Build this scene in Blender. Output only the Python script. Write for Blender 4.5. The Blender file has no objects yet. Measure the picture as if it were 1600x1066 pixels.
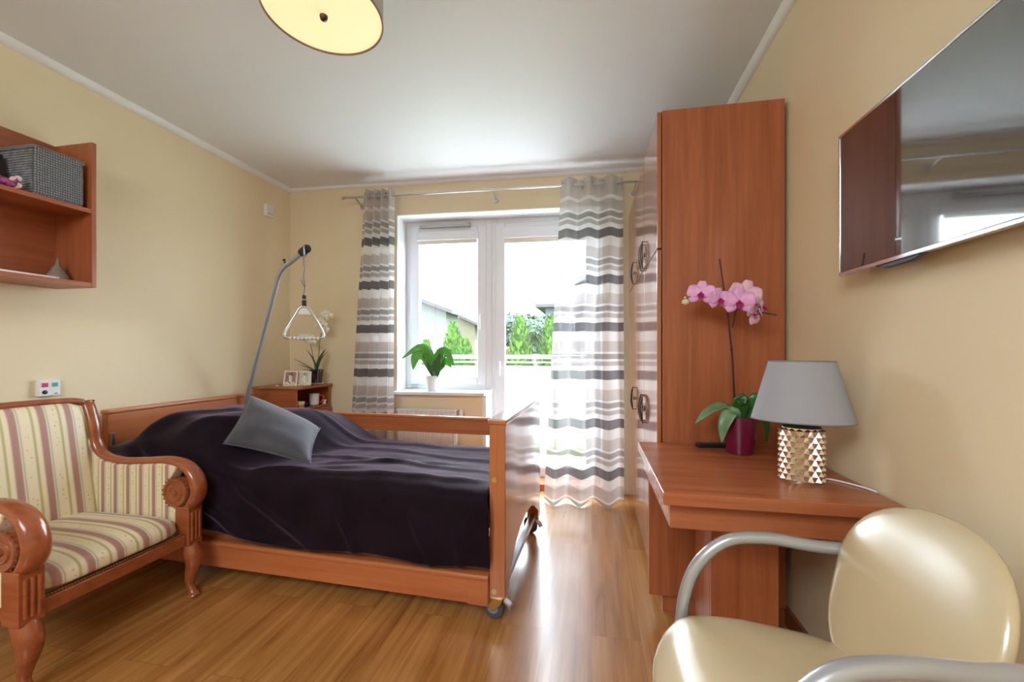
import bpy, bmesh, math, random
from mathutils import Vector, Matrix, noise
R = math.radians; PI = math.pi
SC = bpy.context.scene; COL = SC.collection
random.seed(7)

# ------------------------------------------------------------------ mesh helpers
class B:
    def __init__(s): s.bm = bmesh.new(); s.mi = 0; s.bev = False
    def _f(s, vs):
        try:
            f = s.bm.faces.new(vs); f.material_index = s.mi; return f
        except ValueError: return None
    def box(s, x0, x1, y0, y1, z0, z1, bev=0.0, seg=2):
        v = [s.bm.verts.new((x, y, z)) for z in (z0, z1) for y in (y0, y1) for x in (x0, x1)]
        fs = [s._f([v[i] for i in q]) for q in ((0,2,3,1),(4,5,7,6),(0,1,5,4),(2,6,7,3),(0,4,6,2),(1,3,7,5))]
        if bev > 0:
            s.bev = True
            es = list({e for f in fs for e in f.edges})
            r = bmesh.ops.bevel(s.bm, geom=es, offset=bev, segments=seg, affect='EDGES', profile=.5)
            for f in r['faces']: f.material_index = s.mi
        return s
    def prism(s, poly, plane, a0, a1, bev=0.0):
        def P(p, a):
            return {'XY': (p[0], p[1], a), 'XZ': (p[0], a, p[1]), 'YZ': (a, p[0], p[1])}[plane]
        lo = [s.bm.verts.new(P(p, a0)) for p in poly]; hi = [s.bm.verts.new(P(p, a1)) for p in poly]
        n = len(poly); fs = [s._f(lo[::-1]), s._f(hi)]
        for i in range(n): fs.append(s._f([lo[i], lo[(i+1) % n], hi[(i+1) % n], hi[i]]))
        fs = [f for f in fs if f]
        bmesh.ops.recalc_face_normals(s.bm, faces=fs)
        if bev > 0:
            s.bev = True
            es = list({e for f in fs[:2] for e in f.edges})
            r = bmesh.ops.bevel(s.bm, geom=es, offset=bev, segments=2, affect='EDGES', profile=.5)
            for f in r['faces']: f.material_index = s.mi
        return s
    def tube(s, pts, r, seg=10, caps=True, sec=None, up=None, closed=False):
        """sweep a round (or elliptic, sec=(a,b) factors) section along pts; r number or list"""
        pts = [Vector(p) for p in pts]; n = len(pts)
        rs = r if isinstance(r, (list, tuple)) else [r]*n
        T = []
        for i in range(n):
            a = pts[(i-1) % n] if (i > 0 or closed) else pts[i]; b = pts[(i+1) % n] if (i < n-1 or closed) else pts[i]
            t = (b-a); T.append(t.normalized() if t.length > 1e-9 else Vector((0,0,1)))
        u = Vector(up) if up else (Vector((0,0,1)) if abs(T[0].z) < .9 else Vector((1,0,0)))
        rings = []
        for i in range(n):
            u = (u - T[i]*u.dot(T[i]))
            if u.length < 1e-6: u = T[i].orthogonal()
            u.normalize(); w = T[i].cross(u)
            sa, sb = sec or (1, 1)
            rings.append([s.bm.verts.new(pts[i] + u*math.cos(2*PI*k/seg)*rs[i]*sa + w*math.sin(2*PI*k/seg)*rs[i]*sb) for k in range(seg)])
        m = n if closed else n-1
        for i in range(m):
            A, C = rings[i], rings[(i+1) % n]
            for k in range(seg): s._f([A[k], A[(k+1) % seg], C[(k+1) % seg], C[k]])
        if caps and not closed:
            s._f(rings[0][::-1]); s._f(rings[-1])
        return s
    def lathe(s, prof, c=(0,0,0), seg=32, sx=1, sy=1, axis='Z', cap=True):
        rings = []
        for r, z in prof:
            ring = []
            for k in range(seg):
                a = 2*PI*k/seg; x, y = r*math.cos(a)*sx, r*math.sin(a)*sy
                p = {'Z': (x, y, z), 'Y': (x, z, y), 'X': (z, x, y)}[axis]
                ring.append(s.bm.verts.new((c[0]+p[0], c[1]+p[1], c[2]+p[2])))
            rings.append(ring)
        fs = []; s.last = [v for g in rings for v in g]
        for A, C in zip(rings, rings[1:]):
            for k in range(seg): fs.append(s._f([A[k], A[(k+1) % seg], C[(k+1) % seg], C[k]]))
        if cap: fs.append(s._f(rings[0][::-1])); fs.append(s._f(rings[-1]))
        bmesh.ops.recalc_face_normals(s.bm, faces=[f for f in fs if f])
        return s
    def grid(s, fn, nu, nv, cu=False):
        V = [[s.bm.verts.new(fn(i/nu, j/nv)) for j in range(nv+1)] for i in range(nu if cu else nu+1)]
        for i in range(nu):
            A = V[i]; C = V[(i+1) % len(V)]
            for j in range(nv): s._f([A[j], C[j], C[j+1], A[j+1]])
        return V
    def ball(s, c, r, seg=12, sc=(1,1,1)):
        prof = [(max(1e-4, r*math.sin(PI*i/(seg//2))), -r*math.cos(PI*i/(seg//2))) for i in range(seg//2+1)]
        s.lathe(prof, (0,0,0), seg)
        for v in s.last: v.co = Vector((v.co.x*sc[0]+c[0], v.co.y*sc[1]+c[1], v.co.z*sc[2]+c[2]))
        return s
    def pad(s, outline, th_f, th_b, place, nr=10, nt=48, p=2.6):
        """closed upholstered pad: outline(theta)->(x,y); place(x,y,n)->3D point"""
        def side(th, sg):
            rings = []
            for i in range(1, nr+1):
                r = math.sin(PI/2*i/nr); h = th*(max(0, 1-r**p))**(1/p)
                rings.append([s.bm.verts.new(place(outline(2*PI*k/nt)[0]*r, outline(2*PI*k/nt)[1]*r, sg*h)) for k in range(nt)])
            c = s.bm.verts.new(place(0, 0, sg*th))
            for k in range(nt): s._f([c, rings[0][k], rings[0][(k+1) % nt]])
            for A, C in zip(rings, rings[1:]):
                for k in range(nt): s._f([A[k], C[k], C[(k+1) % nt], A[(k+1) % nt]])
        side(th_f, 1); side(th_b, -1)
        bmesh.ops.remove_doubles(s.bm, verts=s.bm.verts[:], dist=1e-5)
        bmesh.ops.recalc_face_normals(s.bm, faces=s.bm.faces[:])
        return s
    def xf(s, M): s.bm.transform(M); return s

def obj(name, b, mat, parent=None, w=False, ang=50, solid=0, sub=0):
    bm = b.bm
    if w and parent:
        r = parent
        while r.parent: r = r.parent
        bm.transform((Matrix.Translation(r.location) @ Matrix.Rotation(r.rotation_euler.z, 4, 'Z')).inverted())
    bm.normal_update()
    for f in bm.faces: f.smooth = True
    for e in bm.edges:
        if len(e.link_faces) == 2 and e.calc_face_angle(0) > R(ang): e.smooth = False
    me = bpy.data.meshes.new(name); bm.to_mesh(me); bm.free()
    for m in (mat if isinstance(mat, (list, tuple)) else [mat]): me.materials.append(m)
    o = bpy.data.objects.new(name, me); COL.objects.link(o)
    if parent: o.parent = parent
    if solid:
        m = o.modifiers.new('t', 'SOLIDIFY'); m.thickness = solid; m.offset = 0
    if b.bev:
        m = o.modifiers.new('w', 'WEIGHTED_NORMAL'); m.keep_sharp = True; m.weight = 80
    if sub:
        m = o.modifiers.new('s', 'SUBSURF'); m.levels = m.render_levels = sub
    return o
def tag(o, label=None, cat=None, group=None, kind=None):
    if label: o['label'] = label
    if cat: o['category'] = cat
    if group: o['group'] = group
    if kind: o['kind'] = kind
    return o
def thing(name, label, cat, loc=(0,0,0), rotz=0, group=None):
    o = bpy.data.objects.new(name, None); COL.objects.link(o); o.empty_display_size = .05
    o.location = loc; o.rotation_euler = (0, 0, rotz)
    return tag(o, label, cat, group)
def struct(name, b=None, mat=None, loc=(0,0,0), rotz=0):
    if b is None:
        o = bpy.data.objects.new(name, None); COL.objects.link(o); o.location = loc; o.rotation_euler = (0,0,rotz)
    else:
        o = obj(name, b, mat); o.location = loc; o.rotation_euler = (0,0,rotz)
    o['kind'] = 'structure'; return o
def copy_tree(o, parent=None):
    c = o.copy(); COL.objects.link(c)
    if parent: c.parent = parent
    for ch in [x for x in COL.objects if x.parent == o]: copy_tree(ch, c)
    return c
def bez(pts, n=12):
    """Catmull-Rom through pts"""
    P = [Vector(p) for p in pts]; P = [P[0]*2-P[1]] + P + [P[-1]*2-P[-2]]; out = []
    for i in range(1, len(P)-2):
        for k in range(n):
            t = k/n; a, b_, c, d = P[i-1], P[i], P[i+1], P[i+2]
            out.append(.5*((2*b_)+(c-a)*t+(2*a-5*b_+4*c-d)*t*t+(3*b_-a-3*c+d)*t**3))
    out.append(P[-2]); return out
def lerp(a, b, t): return a+(b-a)*t
def ss(a, b, x):
    t = max(0, min(1, (x-a)/(b-a))); return t*t*(3-2*t)

# ------------------------------------------------------------------ materials
def nm(name):
    m = bpy.data.materials.new(name); m.use_nodes = True; nt = m.node_tree
    return m, nt, nt.nodes['Principled BSDF'], nt.nodes['Material Output']
def N(nt, t, **k):
    n = nt.nodes.new(t)
    for a, v in k.items(): setattr(n, a, v)
    return n
def L(nt, a, b): nt.links.new(a, b)
def c4(c): return (c[0], c[1], c[2], 1)
def ramp(nt, stops, interp='LINEAR'):
    n = N(nt, 'ShaderNodeValToRGB'); e = n.color_ramp; e.interpolation = interp
    while len(e.elements) < len(stops): e.elements.new(.5)
    for el, (p, c) in zip(e.elements, stops): el.position = p; el.color = c4(c)
    return n
def coords(nt, scale=(1,1,1), rot=(0,0,0), kind='Object'):
    t = N(nt, 'ShaderNodeTexCoord'); m = N(nt, 'ShaderNodeMapping')
    m.inputs['Scale'].default_value = scale; m.inputs['Rotation'].default_value = rot
    L(nt, t.outputs[kind], m.inputs['Vector']); return m.outputs['Vector']
def pm(name, col, rough=.5, metal=0, spec=.5, noise_s=0, noise_c=.08, bump=0, bump_s=60, coat=0, sheen=0, trans=0, ior=1.45):
    m, nt, p, o = nm(name)
    p.inputs['Base Color'].default_value = c4(col); p.inputs['Roughness'].default_value = rough
    p.inputs['Metallic'].default_value = metal; p.inputs['Specular IOR Level'].default_value = spec
    p.inputs['Coat Weight'].default_value = coat; p.inputs['Coat Roughness'].default_value = .08
    p.inputs['Sheen Weight'].default_value = sheen; p.inputs['Sheen Roughness'].default_value = .4
    p.inputs['Transmission Weight'].default_value = trans; p.inputs['IOR'].default_value = ior
    if noise_s:
        v = coords(nt); n = N(nt, 'ShaderNodeTexNoise'); n.inputs['Scale'].default_value = noise_s; n.inputs['Detail'].default_value = 4
        L(nt, v, n.inputs['Vector'])
        r = ramp(nt, [(.3, [c*(1-noise_c) for c in col]), (.7, [min(1, c*(1+noise_c)) for c in col])])
        L(nt, n.outputs['Fac'], r.inputs['Fac']); L(nt, r.outputs['Color'], p.inputs['Base Color'])
    if bump:
        v = coords(nt); n = N(nt, 'ShaderNodeTexNoise'); n.inputs['Scale'].default_value = bump_s; n.inputs['Detail'].default_value = 3
        L(nt, v, n.inputs['Vector']); bp = N(nt, 'ShaderNodeBump'); bp.inputs['Strength'].default_value = bump; bp.inputs['Distance'].default_value = .004
        L(nt, n.outputs['Fac'], bp.inputs['Height']); L(nt, bp.outputs['Normal'], p.inputs['Normal'])
    return m
def wood(name, c1, c2, axis='Z', rough=.35, scale=26, coat=0, spec=.5):
    m, nt, p, o = nm(name)
    s = {'X': (1.3, scale, scale), 'Y': (scale, 1.3, scale), 'Z': (scale, scale, 1.3)}[axis]
    v = coords(nt, s); n = N(nt, 'ShaderNodeTexNoise'); n.inputs['Scale'].default_value = 1; n.inputs['Detail'].default_value = 5; n.inputs['Distortion'].default_value = .6
    L(nt, v, n.inputs['Vector'])
    v2 = coords(nt, [k*6 for k in s]); n2 = N(nt, 'ShaderNodeTexNoise'); n2.inputs['Scale'].default_value = 1; L(nt, v2, n2.inputs['Vector'])
    mx = N(nt, 'ShaderNodeMath', operation='MULTIPLY_ADD'); L(nt, n2.outputs['Fac'], mx.inputs[0]); mx.inputs[1].default_value = .35
    L(nt, n.outputs['Fac'], mx.inputs[2])
    r = ramp(nt, [(.45, c1), (.9, c2)]); L(nt, mx.outputs[0], r.inputs['Fac']); L(nt, r.outputs['Color'], p.inputs['Base Color'])
    p.inputs['Roughness'].default_value = rough; p.inputs['Coat Weight'].default_value = coat; p.inputs['Coat Roughness'].default_value = .1; p.inputs['Specular IOR Level'].default_value = spec
    return m
CH1, CH2 = (.30, .082, .030), (.43, .135, .052)
M = {}
M['wall'] = pm('cream wall paint', (.79, .68, .47), .55, noise_s=3, noise_c=.015, bump=.04, bump_s=180)
M['ceil'] = pm('white ceiling paint', (.78, .82, .88), .5, bump=.02, bump_s=200)
M['white'] = pm('white paint', (.82, .84, .87), .4)
M['pvc'] = pm('white plastic frame', (.78, .80, .85), .3)
M['blind'] = pm('cream blind fabric', (.80, .74, .66), .7)
M['chx'] = wood('cherry laminate along x', CH1, CH2, 'X', rough=.26, spec=.6); M['chy'] = wood('cherry laminate along y', CH1, CH2, 'Y'); M['chz'] = wood('cherry laminate upright', CH1, CH2, 'Z')
M['chd'] = wood('cherry laminate glossy door', CH1, CH2, 'Z', rough=.14, spec=.8, coat=.6)
M['bedx'] = wood('beech bed wood along x', (.40, .115, .038), (.53, .175, .065), 'X', .32); M['bedy'] = wood('beech bed wood along y', (.40, .115, .038), (.53, .175, .065), 'Y', .3); M['bedz'] = wood('beech bed wood upright', (.38, .11, .038), (.50, .165, .062), 'Z', .16, spec=.8, coat=.9)
M['var'] = wood('varnished chair wood', (.24, .055, .018), (.36, .10, .035), 'X', .25, 14, coat=.5)
M['skirt'] = wood('brown skirting', (.22, .075, .03), (.30, .11, .05), 'Y', .4)
M['steel'] = pm('brushed steel', (.55, .56, .58), .28, 1)
M['chrome'] = pm('polished steel', (.75, .76, .78), .12, 1)
M['greytube'] = pm('silver grey painted tube', (.46, .48, .52), .3, .5)
M['zinc'] = pm('yellow zinc plate', (.72, .58, .28), .3, 1)
M['black'] = pm('black plastic', (.012, .012, .014), .35)
M['rubber'] = pm('dark grey rubber', (.07, .075, .085), .6)
M['gplastic'] = pm('grey plastic', (.22, .24, .27), .45)
M['wplastic'] = pm('white plastic', (.80, .80, .82), .35)
M['velvet'] = pm('dark aubergine velour', (.0085, .004, .009), .7, spec=.12, noise_s=5, noise_c=.45, bump=.3, bump_s=14, sheen=.34)
M['velvet'].node_tree.nodes['Principled BSDF'].inputs['Sheen Tint'].default_value = (.70, .50, .68, 1)
M['cushion'] = pm('slate grey plush', (.058, .060, .078), .8, noise_s=9, noise_c=.25, bump=.25, bump_s=22, sheen=.38)
M['leather'] = pm('pearl cream leather', (.60, .50, .32), .26, spec=.8, noise_s=4, noise_c=.04, bump=.03, bump_s=260, coat=.9)
M['leather'].node_tree.nodes['Principled BSDF'].inputs['Coat Roughness'].default_value = .25
M['shade'] = pm('grey lampshade fabric', (.34, .35, .40), .75, bump=.08, bump_s=500)
M['gold'] = pm('champagne gold ceramic', (.72, .64, .55), .27, 1)
M['darkgrey'] = pm('dark grey cap', (.08, .08, .09), .5)
M['pot'] = pm('burgundy glazed pot', (.15, .005, .035), .18, coat=.4)
M['leaf'] = pm('dark green leaf', (.035, .12, .022), .3, noise_s=12, noise_c=.3)
M['leaf2'] = pm('backlit green leaf', (.10, .34, .05), .35, noise_s=12, noise_c=.3)  # lightened green: window light shining through the leaves is put into the colour
M['leafg'] = pm('grey green leaf', (.15, .26, .13), .35, noise_s=12, noise_c=.25)
M['stem'] = pm('dark plum stem', (.05, .012, .022), .5)
M['stemg'] = pm('green brown stem', (.13, .14, .05), .5)
M['petal'] = pm('pink petal', (.80, .40, .72), .5, noise_s=60, noise_c=.12)
M['petalp'] = pm('pale pink petal', (.80, .50, .64), .5, noise_s=60, noise_c=.12)
M['lip'] = pm('magenta lip', (.40, .02, .16), .45)
M['petalw'] = pm('white petal', (.82, .82, .68), .5)
M['bud'] = pm('cream bud', (.66, .62, .42), .5)
M['soil'] = pm('dark bark soil', (.035, .022, .015), .9, noise_s=80, noise_c=.5)
M['ceramic'] = pm('white ceramic', (.80, .79, .80), .25)
M['red'] = pm('red glaze', (.55, .04, .03), .3)
M['bronze'] = pm('old bronze', (.10, .08, .06), .35, 1)
M['nail'] = pm('dull brass nails', (.26, .15, .06), .4, .6)
M['paper'] = pm('glossy paper', (.70, .68, .70), .3, noise_s=18, noise_c=.15)
M['ivory'] = pm('ivory frame', (.80, .74, .60), .45)
M['sisal'] = pm('grey brown cord', (.28, .22, .18), .8, bump=.6, bump_s=160)

def basket_mat():
    m, nt, p, o = nm('grey woven rope'); v = coords(nt, (1,1,1))
    w1 = N(nt, 'ShaderNodeTexWave', wave_type='BANDS', bands_direction='Z'); w1.inputs['Scale'].default_value = 28; w1.inputs['Distortion'].default_value = 2; w1.inputs['Detail Scale'].default_value = 6
    w2 = N(nt, 'ShaderNodeTexWave', wave_type='BANDS', bands_direction='Y'); w2.inputs['Scale'].default_value = 34; w2.inputs['Distortion'].default_value = 2
    L(nt, v, w1.inputs['Vector']); L(nt, v, w2.inputs['Vector'])
    mu = N(nt, 'ShaderNodeMath', operation='MULTIPLY'); L(nt, w1.outputs['Fac'], mu.inputs[0]); L(nt, w2.outputs['Fac'], mu.inputs[1])
    r = ramp(nt, [(0, (.08, .088, .10)), (.7, (.33, .35, .38))]); L(nt, mu.outputs[0], r.inputs['Fac']); L(nt, r.outputs['Color'], p.inputs['Base Color'])
    bp = N(nt, 'ShaderNodeBump'); bp.inputs['Strength'].default_value = .6; bp.inputs['Distance'].default_value = .004; L(nt, mu.outputs[0], bp.inputs['Height']); L(nt, bp.outputs['Normal'], p.inputs['Normal'])
    p.inputs['Roughness'].default_value = .85; return m
M['basket'] = basket_mat()

def floor_mat():
    m, nt, p, o = nm('oak laminate floor')
    v = coords(nt, (1,1,1), (0, 0, PI/2))
    br = N(nt, 'ShaderNodeTexBrick'); br.offset = .37; br.inputs['Scale'].default_value = 1; br.inputs['Brick Width'].default_value = 1.25; br.inputs['Row Height'].default_value = .19
    br.inputs['Mortar Size'].default_value = .0008; br.inputs['Mortar Smooth'].default_value = .3; br.inputs['Bias'].default_value = 0
    br.inputs['Color1'].default_value = (.2,.2,.2,1); br.inputs['Color2'].default_value = (.8,.8,.8,1); br.inputs['Mortar'].default_value = (0,0,0,1)
    L(nt, v, br.inputs['Vector'])
    sep = N(nt, 'ShaderNodeSeparateColor'); L(nt, br.outputs['Color'], sep.inputs['Color'])
    # grain: stretched noise, offset per plank
    vg = coords(nt, (17, 1.1, 1)); add = N(nt, 'ShaderNodeVectorMath', operation='ADD'); L(nt, vg, add.inputs[0])
    sc = N(nt, 'ShaderNodeVectorMath', operation='SCALE'); L(nt, br.outputs['Color'], sc.inputs[0]); sc.inputs['Scale'].default_value = 37; L(nt, sc.outputs['Vector'], add.inputs[1])
    n = N(nt, 'ShaderNodeTexNoise'); n.inputs['Scale'].default_value = 1; n.inputs['Detail'].default_value = 6; n.inputs['Distortion'].default_value = 1.2; L(nt, add.outputs['Vector'], n.inputs['Vector'])
    vf = coords(nt, (120, 3, 1)); nf = N(nt, 'ShaderNodeTexNoise'); nf.inputs['Scale'].default_value = 1; nf.inputs['Detail'].default_value = 3; L(nt, vf, nf.inputs['Vector'])
    a = N(nt, 'ShaderNodeMath', operation='MULTIPLY_ADD'); L(nt, nf.outputs['Fac'], a.inputs[0]); a.inputs[1].default_value = .3; L(nt, n.outputs['Fac'], a.inputs[2])
    a2 = N(nt, 'ShaderNodeMath', operation='MULTIPLY_ADD'); L(nt, sep.outputs['Red'], a2.inputs[0]); a2.inputs[1].default_value = .13; L(nt, a.outputs[0], a2.inputs[2])
    r = ramp(nt, [(.42, (.21, .080, .018)), (.62, (.36, .150, .038)), (.95, (.51, .245, .075))]); L(nt, a2.outputs[0], r.inputs['Fac'])
    mx = N(nt, 'ShaderNodeMix', data_type='RGBA'); L(nt, br.outputs['Fac'], mx.inputs['Factor']); L(nt, r.outputs['Color'], mx.inputs['A']); mx.inputs['B'].default_value = (.17, .075, .022, 1)
    L(nt, mx.outputs['Result'], p.inputs['Base Color']); p.inputs['Roughness'].default_value = .26; p.inputs['Specular IOR Level'].default_value = .6; p.inputs['Coat Weight'].default_value = .45; p.inputs['Coat Roughness'].default_value = .16
    return m
M['floor'] = floor_mat()

def stripe_mat(name, axis, off=0.0, per=.098):
    """striped upholstery satin; axis = local coordinate across the stripes"""
    m, nt, p, o = nm(name); t = N(nt, 'ShaderNodeTexCoord'); sp = N(nt, 'ShaderNodeSeparateXYZ'); L(nt, t.outputs['Object'], sp.inputs['Vector'])
    a = N(nt, 'ShaderNodeMath', operation='ADD'); L(nt, sp.outputs[axis], a.inputs[0]); a.inputs[1].default_value = off+10*per
    d = N(nt, 'ShaderNodeMath', operation='DIVIDE'); L(nt, a.outputs[0], d.inputs[0]); d.inputs[1].default_value = per
    f = N(nt, 'ShaderNodeMath', operation='FRACT'); L(nt, d.outputs[0], f.inputs[0])
    cr, mv, ol, gr = (.80, .70, .48), (.42, .22, .18), (.50, .43, .20), (.72, .66, .52)
    r = ramp(nt, [(0, mv), (.13, mv), (.19, gr), (.23, ol), (.27, gr), (.33, cr), (.60, cr), (.66, ol), (.70, ol), (.75, cr), (.86, cr), (.94, mv), (1, mv)])
    L(nt, f.outputs[0], r.inputs['Fac'])
    # small woven flower sprigs on the cream bands
    vo = N(nt, 'ShaderNodeTexVoronoi'); vo.inputs['Scale'].default_value = 55; vo.inputs['Randomness'].default_value = .6; L(nt, t.outputs['Object'], vo.inputs['Vector'])
    lt = N(nt, 'ShaderNodeMath', operation='LESS_THAN'); L(nt, vo.outputs['Distance'], lt.inputs[0]); lt.inputs[1].default_value = .22
    b1 = N(nt, 'ShaderNodeMath', operation='COMPARE'); L(nt, f.outputs[0], b1.inputs[0]); b1.inputs[1].default_value = .465; b1.inputs[2].default_value = .10
    mu = N(nt, 'ShaderNodeMath', operation='MULTIPLY'); L(nt, lt.outputs[0], mu.inputs[0]); L(nt, b1.outputs[0], mu.inputs[1])
    mu2 = N(nt, 'ShaderNodeMath', operation='MULTIPLY'); L(nt, mu.outputs[0], mu2.inputs[0]); mu2.inputs[1].default_value = .5
    mx = N(nt, 'ShaderNodeMix', data_type='RGBA'); L(nt, mu2.outputs[0], mx.inputs['Factor']); L(nt, r.outputs['Color'], mx.inputs['A'])
    cm = ramp(nt, [(.4, (.55, .20, .14)), (.6, (.34, .32, .14))], 'CONSTANT'); sc_ = N(nt, 'ShaderNodeSeparateColor'); L(nt, vo.outputs['Color'], sc_.inputs['Color']); L(nt, sc_.outputs['Red'], cm.inputs['Fac']); L(nt, cm.outputs['Color'], mx.inputs['B'])
    L(nt, mx.outputs['Result'], p.inputs['Base Color']); p.inputs['Roughness'].default_value = .48; p.inputs['Sheen Weight'].default_value = .2
    return m

def curtain_mat():
    m, nt, p, o = nm('banded sheer curtain'); t = N(nt, 'ShaderNodeTexCoord'); sp = N(nt, 'ShaderNodeSeparateXYZ'); L(nt, t.outputs['Object'], sp.inputs['Vector'])
    a = N(nt, 'ShaderNodeMath', operation='SUBTRACT'); a.inputs[0].default_value = 2.095+3.65; L(nt, sp.outputs['Z'], a.inputs[1])
    d = N(nt, 'ShaderNodeMath', operation='DIVIDE'); L(nt, a.outputs[0], d.inputs[0]); d.inputs[1].default_value = .365
    f = N(nt, 'ShaderNodeMath', operation='FRACT'); L(nt, d.outputs[0], f.inputs[0])
    gt = N(nt, 'ShaderNodeMath', operation='GREATER_THAN'); L(nt, sp.outputs['Z'], gt.inputs[0]); gt.inputs[1].default_value = 2.345
    fm = N(nt, 'ShaderNodeMix', data_type='FLOAT'); L(nt, gt.outputs[0], fm.inputs['Factor']); L(nt, f.outputs[0], fm.inputs['A']); fm.inputs['B'].default_value = .5
    W, D, T_, G, H_ = (.88, .88, .90), (.20, .19, .20), (.56, .52, .51), (.38, .36, .36), (.48, .45, .45)
    S = [(0, D, 1), (.185, W, 0), (.39, T_, .55), (.61, W, .25), (.655, G, .9), (.765, W, .25), (.81, H_, .8), (.90, W, .25), (.945, W, .25)]
    r = ramp(nt, [(q, c) for q, c, _ in S], 'CONSTANT'); L(nt, fm.outputs['Result'], r.inputs['Fac'])
    ro = ramp(nt, [(q, (k, k, k)) for q, _, k in S], 'CONSTANT'); L(nt, fm.outputs['Result'], ro.inputs['Fac'])
    df = N(nt, 'ShaderNodeBsdfDiffuse'); tl = N(nt, 'ShaderNodeBsdfTranslucent'); tp = N(nt, 'ShaderNodeBsdfTransparent')
    L(nt, r.outputs['Color'], df.inputs['Color']); L(nt, r.outputs['Color'], tl.inputs['Color'])
    m1 = N(nt, 'ShaderNodeMixShader'); m1.inputs[0].default_value = .30; L(nt, df.outputs[0], m1.inputs[1]); L(nt, tl.outputs[0], m1.inputs[2])
    mr = N(nt, 'ShaderNodeMapRange'); L(nt, ro.outputs['Color'], mr.inputs['Value']); mr.inputs['To Min'].default_value = .70; mr.inputs['To Max'].default_value = .95
    m2 = N(nt, 'ShaderNodeMixShader'); L(nt, mr.outputs[0], m2.inputs[0]); L(nt, tp.outputs[0], m2.inputs[1]); L(nt, m1.outputs[0], m2.inputs[2])
    L(nt, m2.outputs[0], o.inputs['Surface']); return m
M['curtain'] = curtain_mat()

def glass_mat(name='window glass', tint=(1,1,1), refl=.06):
    m, nt, p, o = nm(name); tp = N(nt, 'ShaderNodeBsdfTransparent'); tp.inputs[0].default_value = c4(tint); gl = N(nt, 'ShaderNodeBsdfGlossy'); gl.inputs['Roughness'].default_value = .02
    mx = N(nt, 'ShaderNodeMixShader'); mx.inputs[0].default_value = refl; L(nt, tp.outputs[0], mx.inputs[1]); L(nt, gl.outputs[0], mx.inputs[2]); L(nt, mx.outputs[0], o.inputs['Surface']); return m
M['glass'] = glass_mat(); M['potglass'] = glass_mat('smoked grey glass', (.42, .46, .50), .12)
def frosted():
    m, nt, p, o = nm('frosted white panel'); df = N(nt, 'ShaderNodeBsdfDiffuse'); tl = N(nt, 'ShaderNodeBsdfTranslucent')
    df.inputs[0].default_value = tl.inputs[0].default_value = (.86, .88, .88, 1)
    mx = N(nt, 'ShaderNodeMixShader'); mx.inputs[0].default_value = .5; L(nt, df.outputs[0], mx.inputs[1]); L(nt, tl.outputs[0], mx.inputs[2]); L(nt, mx.outputs[0], o.inputs['Surface']); return m
M['frost'] = frosted()
def emis(name, col, st):
    m, nt, p, o = nm(name); p.inputs['Base Color'].default_value = c4(col); p.inputs['Emission Color'].default_value = c4(col); p.inputs['Emission Strength'].default_value = st; p.inputs['Roughness'].default_value = .5; return m
# ------------------------------------------------------------------ camera
cam = bpy.data.cameras.new('camera'); co = bpy.data.objects.new('camera', cam); COL.objects.link(co)
YAW = math.atan(125/650)
co.location = (0, 0, 1.15); co.rotation_euler = (PI/2, 0, YAW)
cam.sensor_width = 36; cam.sensor_fit = 'HORIZONTAL'; cam.lens = 650/1600*36; cam.shift_y = 15/1600; cam.clip_start = .02; cam.clip_end = 400
SC.camera = co

# ------------------------------------------------------------------ room shell
XL, XR, ZC, YR = -2.67, .81, 2.60, -2.4
TH = math.atan2(.165, 3.535); O2 = (XL, 3.30)       # the window wall stands slightly askew
def wy(x): return O2[1] + (x-XL)*math.tan(TH)
struct('floor', B().prism([(XL-.3, YR-.3), (XR+.3, YR-.3), (XR+.3, wy(XR)+.02), (XL-.3, wy(XL)+.02)], 'XY', -.12, 0), M['floor'])
struct('ceiling', B().prism([(XL-.3, YR-.3), (XR+.3, YR-.3), (XR+.3, wy(XR)+.3), (XL-.3, wy(XL)+.3)], 'XY', ZC, ZC+.2), M['ceil'])
struct('wall_left', B().box(XL-.2, XL, YR-.2, wy(XL)+.1, 0, ZC), M['wall'])
struct('wall_right', B().box(XR, XR+.2, YR-.2, wy(XR)+.1, 0, ZC), M['wall'])
struct('wall_front', B().box(XL, XR, YR-.2, YR, 0, ZC), M['wall'])
b = B()
SL, SM, SR, HT = 1.01, 1.77, 2.76, 2.325          # window left, parapet end, door right, head height
for q in ((-.05, SL, -.12, ZC), (SR, 3.6, -.12, ZC), (SL, SR, HT, ZC), (SL, SM, -.12, .775)): b.box(q[0], q[1], 0, .34, q[2], q[3])
struct('wall_back', b, M['wall'], (O2[0], O2[1], 0), TH)
def wl(name, b, mat): return struct(name, b, mat, (O2[0], O2[1], 0), TH)
# white plastered reveals
b = B(); b.box(SL, SL+.008, -.002, .20, .80, HT).box(SR-.008, SR, -.002, .20, 0, HT).box(SL+.008, SR-.008, -.002, .20, HT-.008, HT).box(SM, SM+.03, -.002, .20, 0, .795)
wl('trim_1', b, M['white'])
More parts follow.
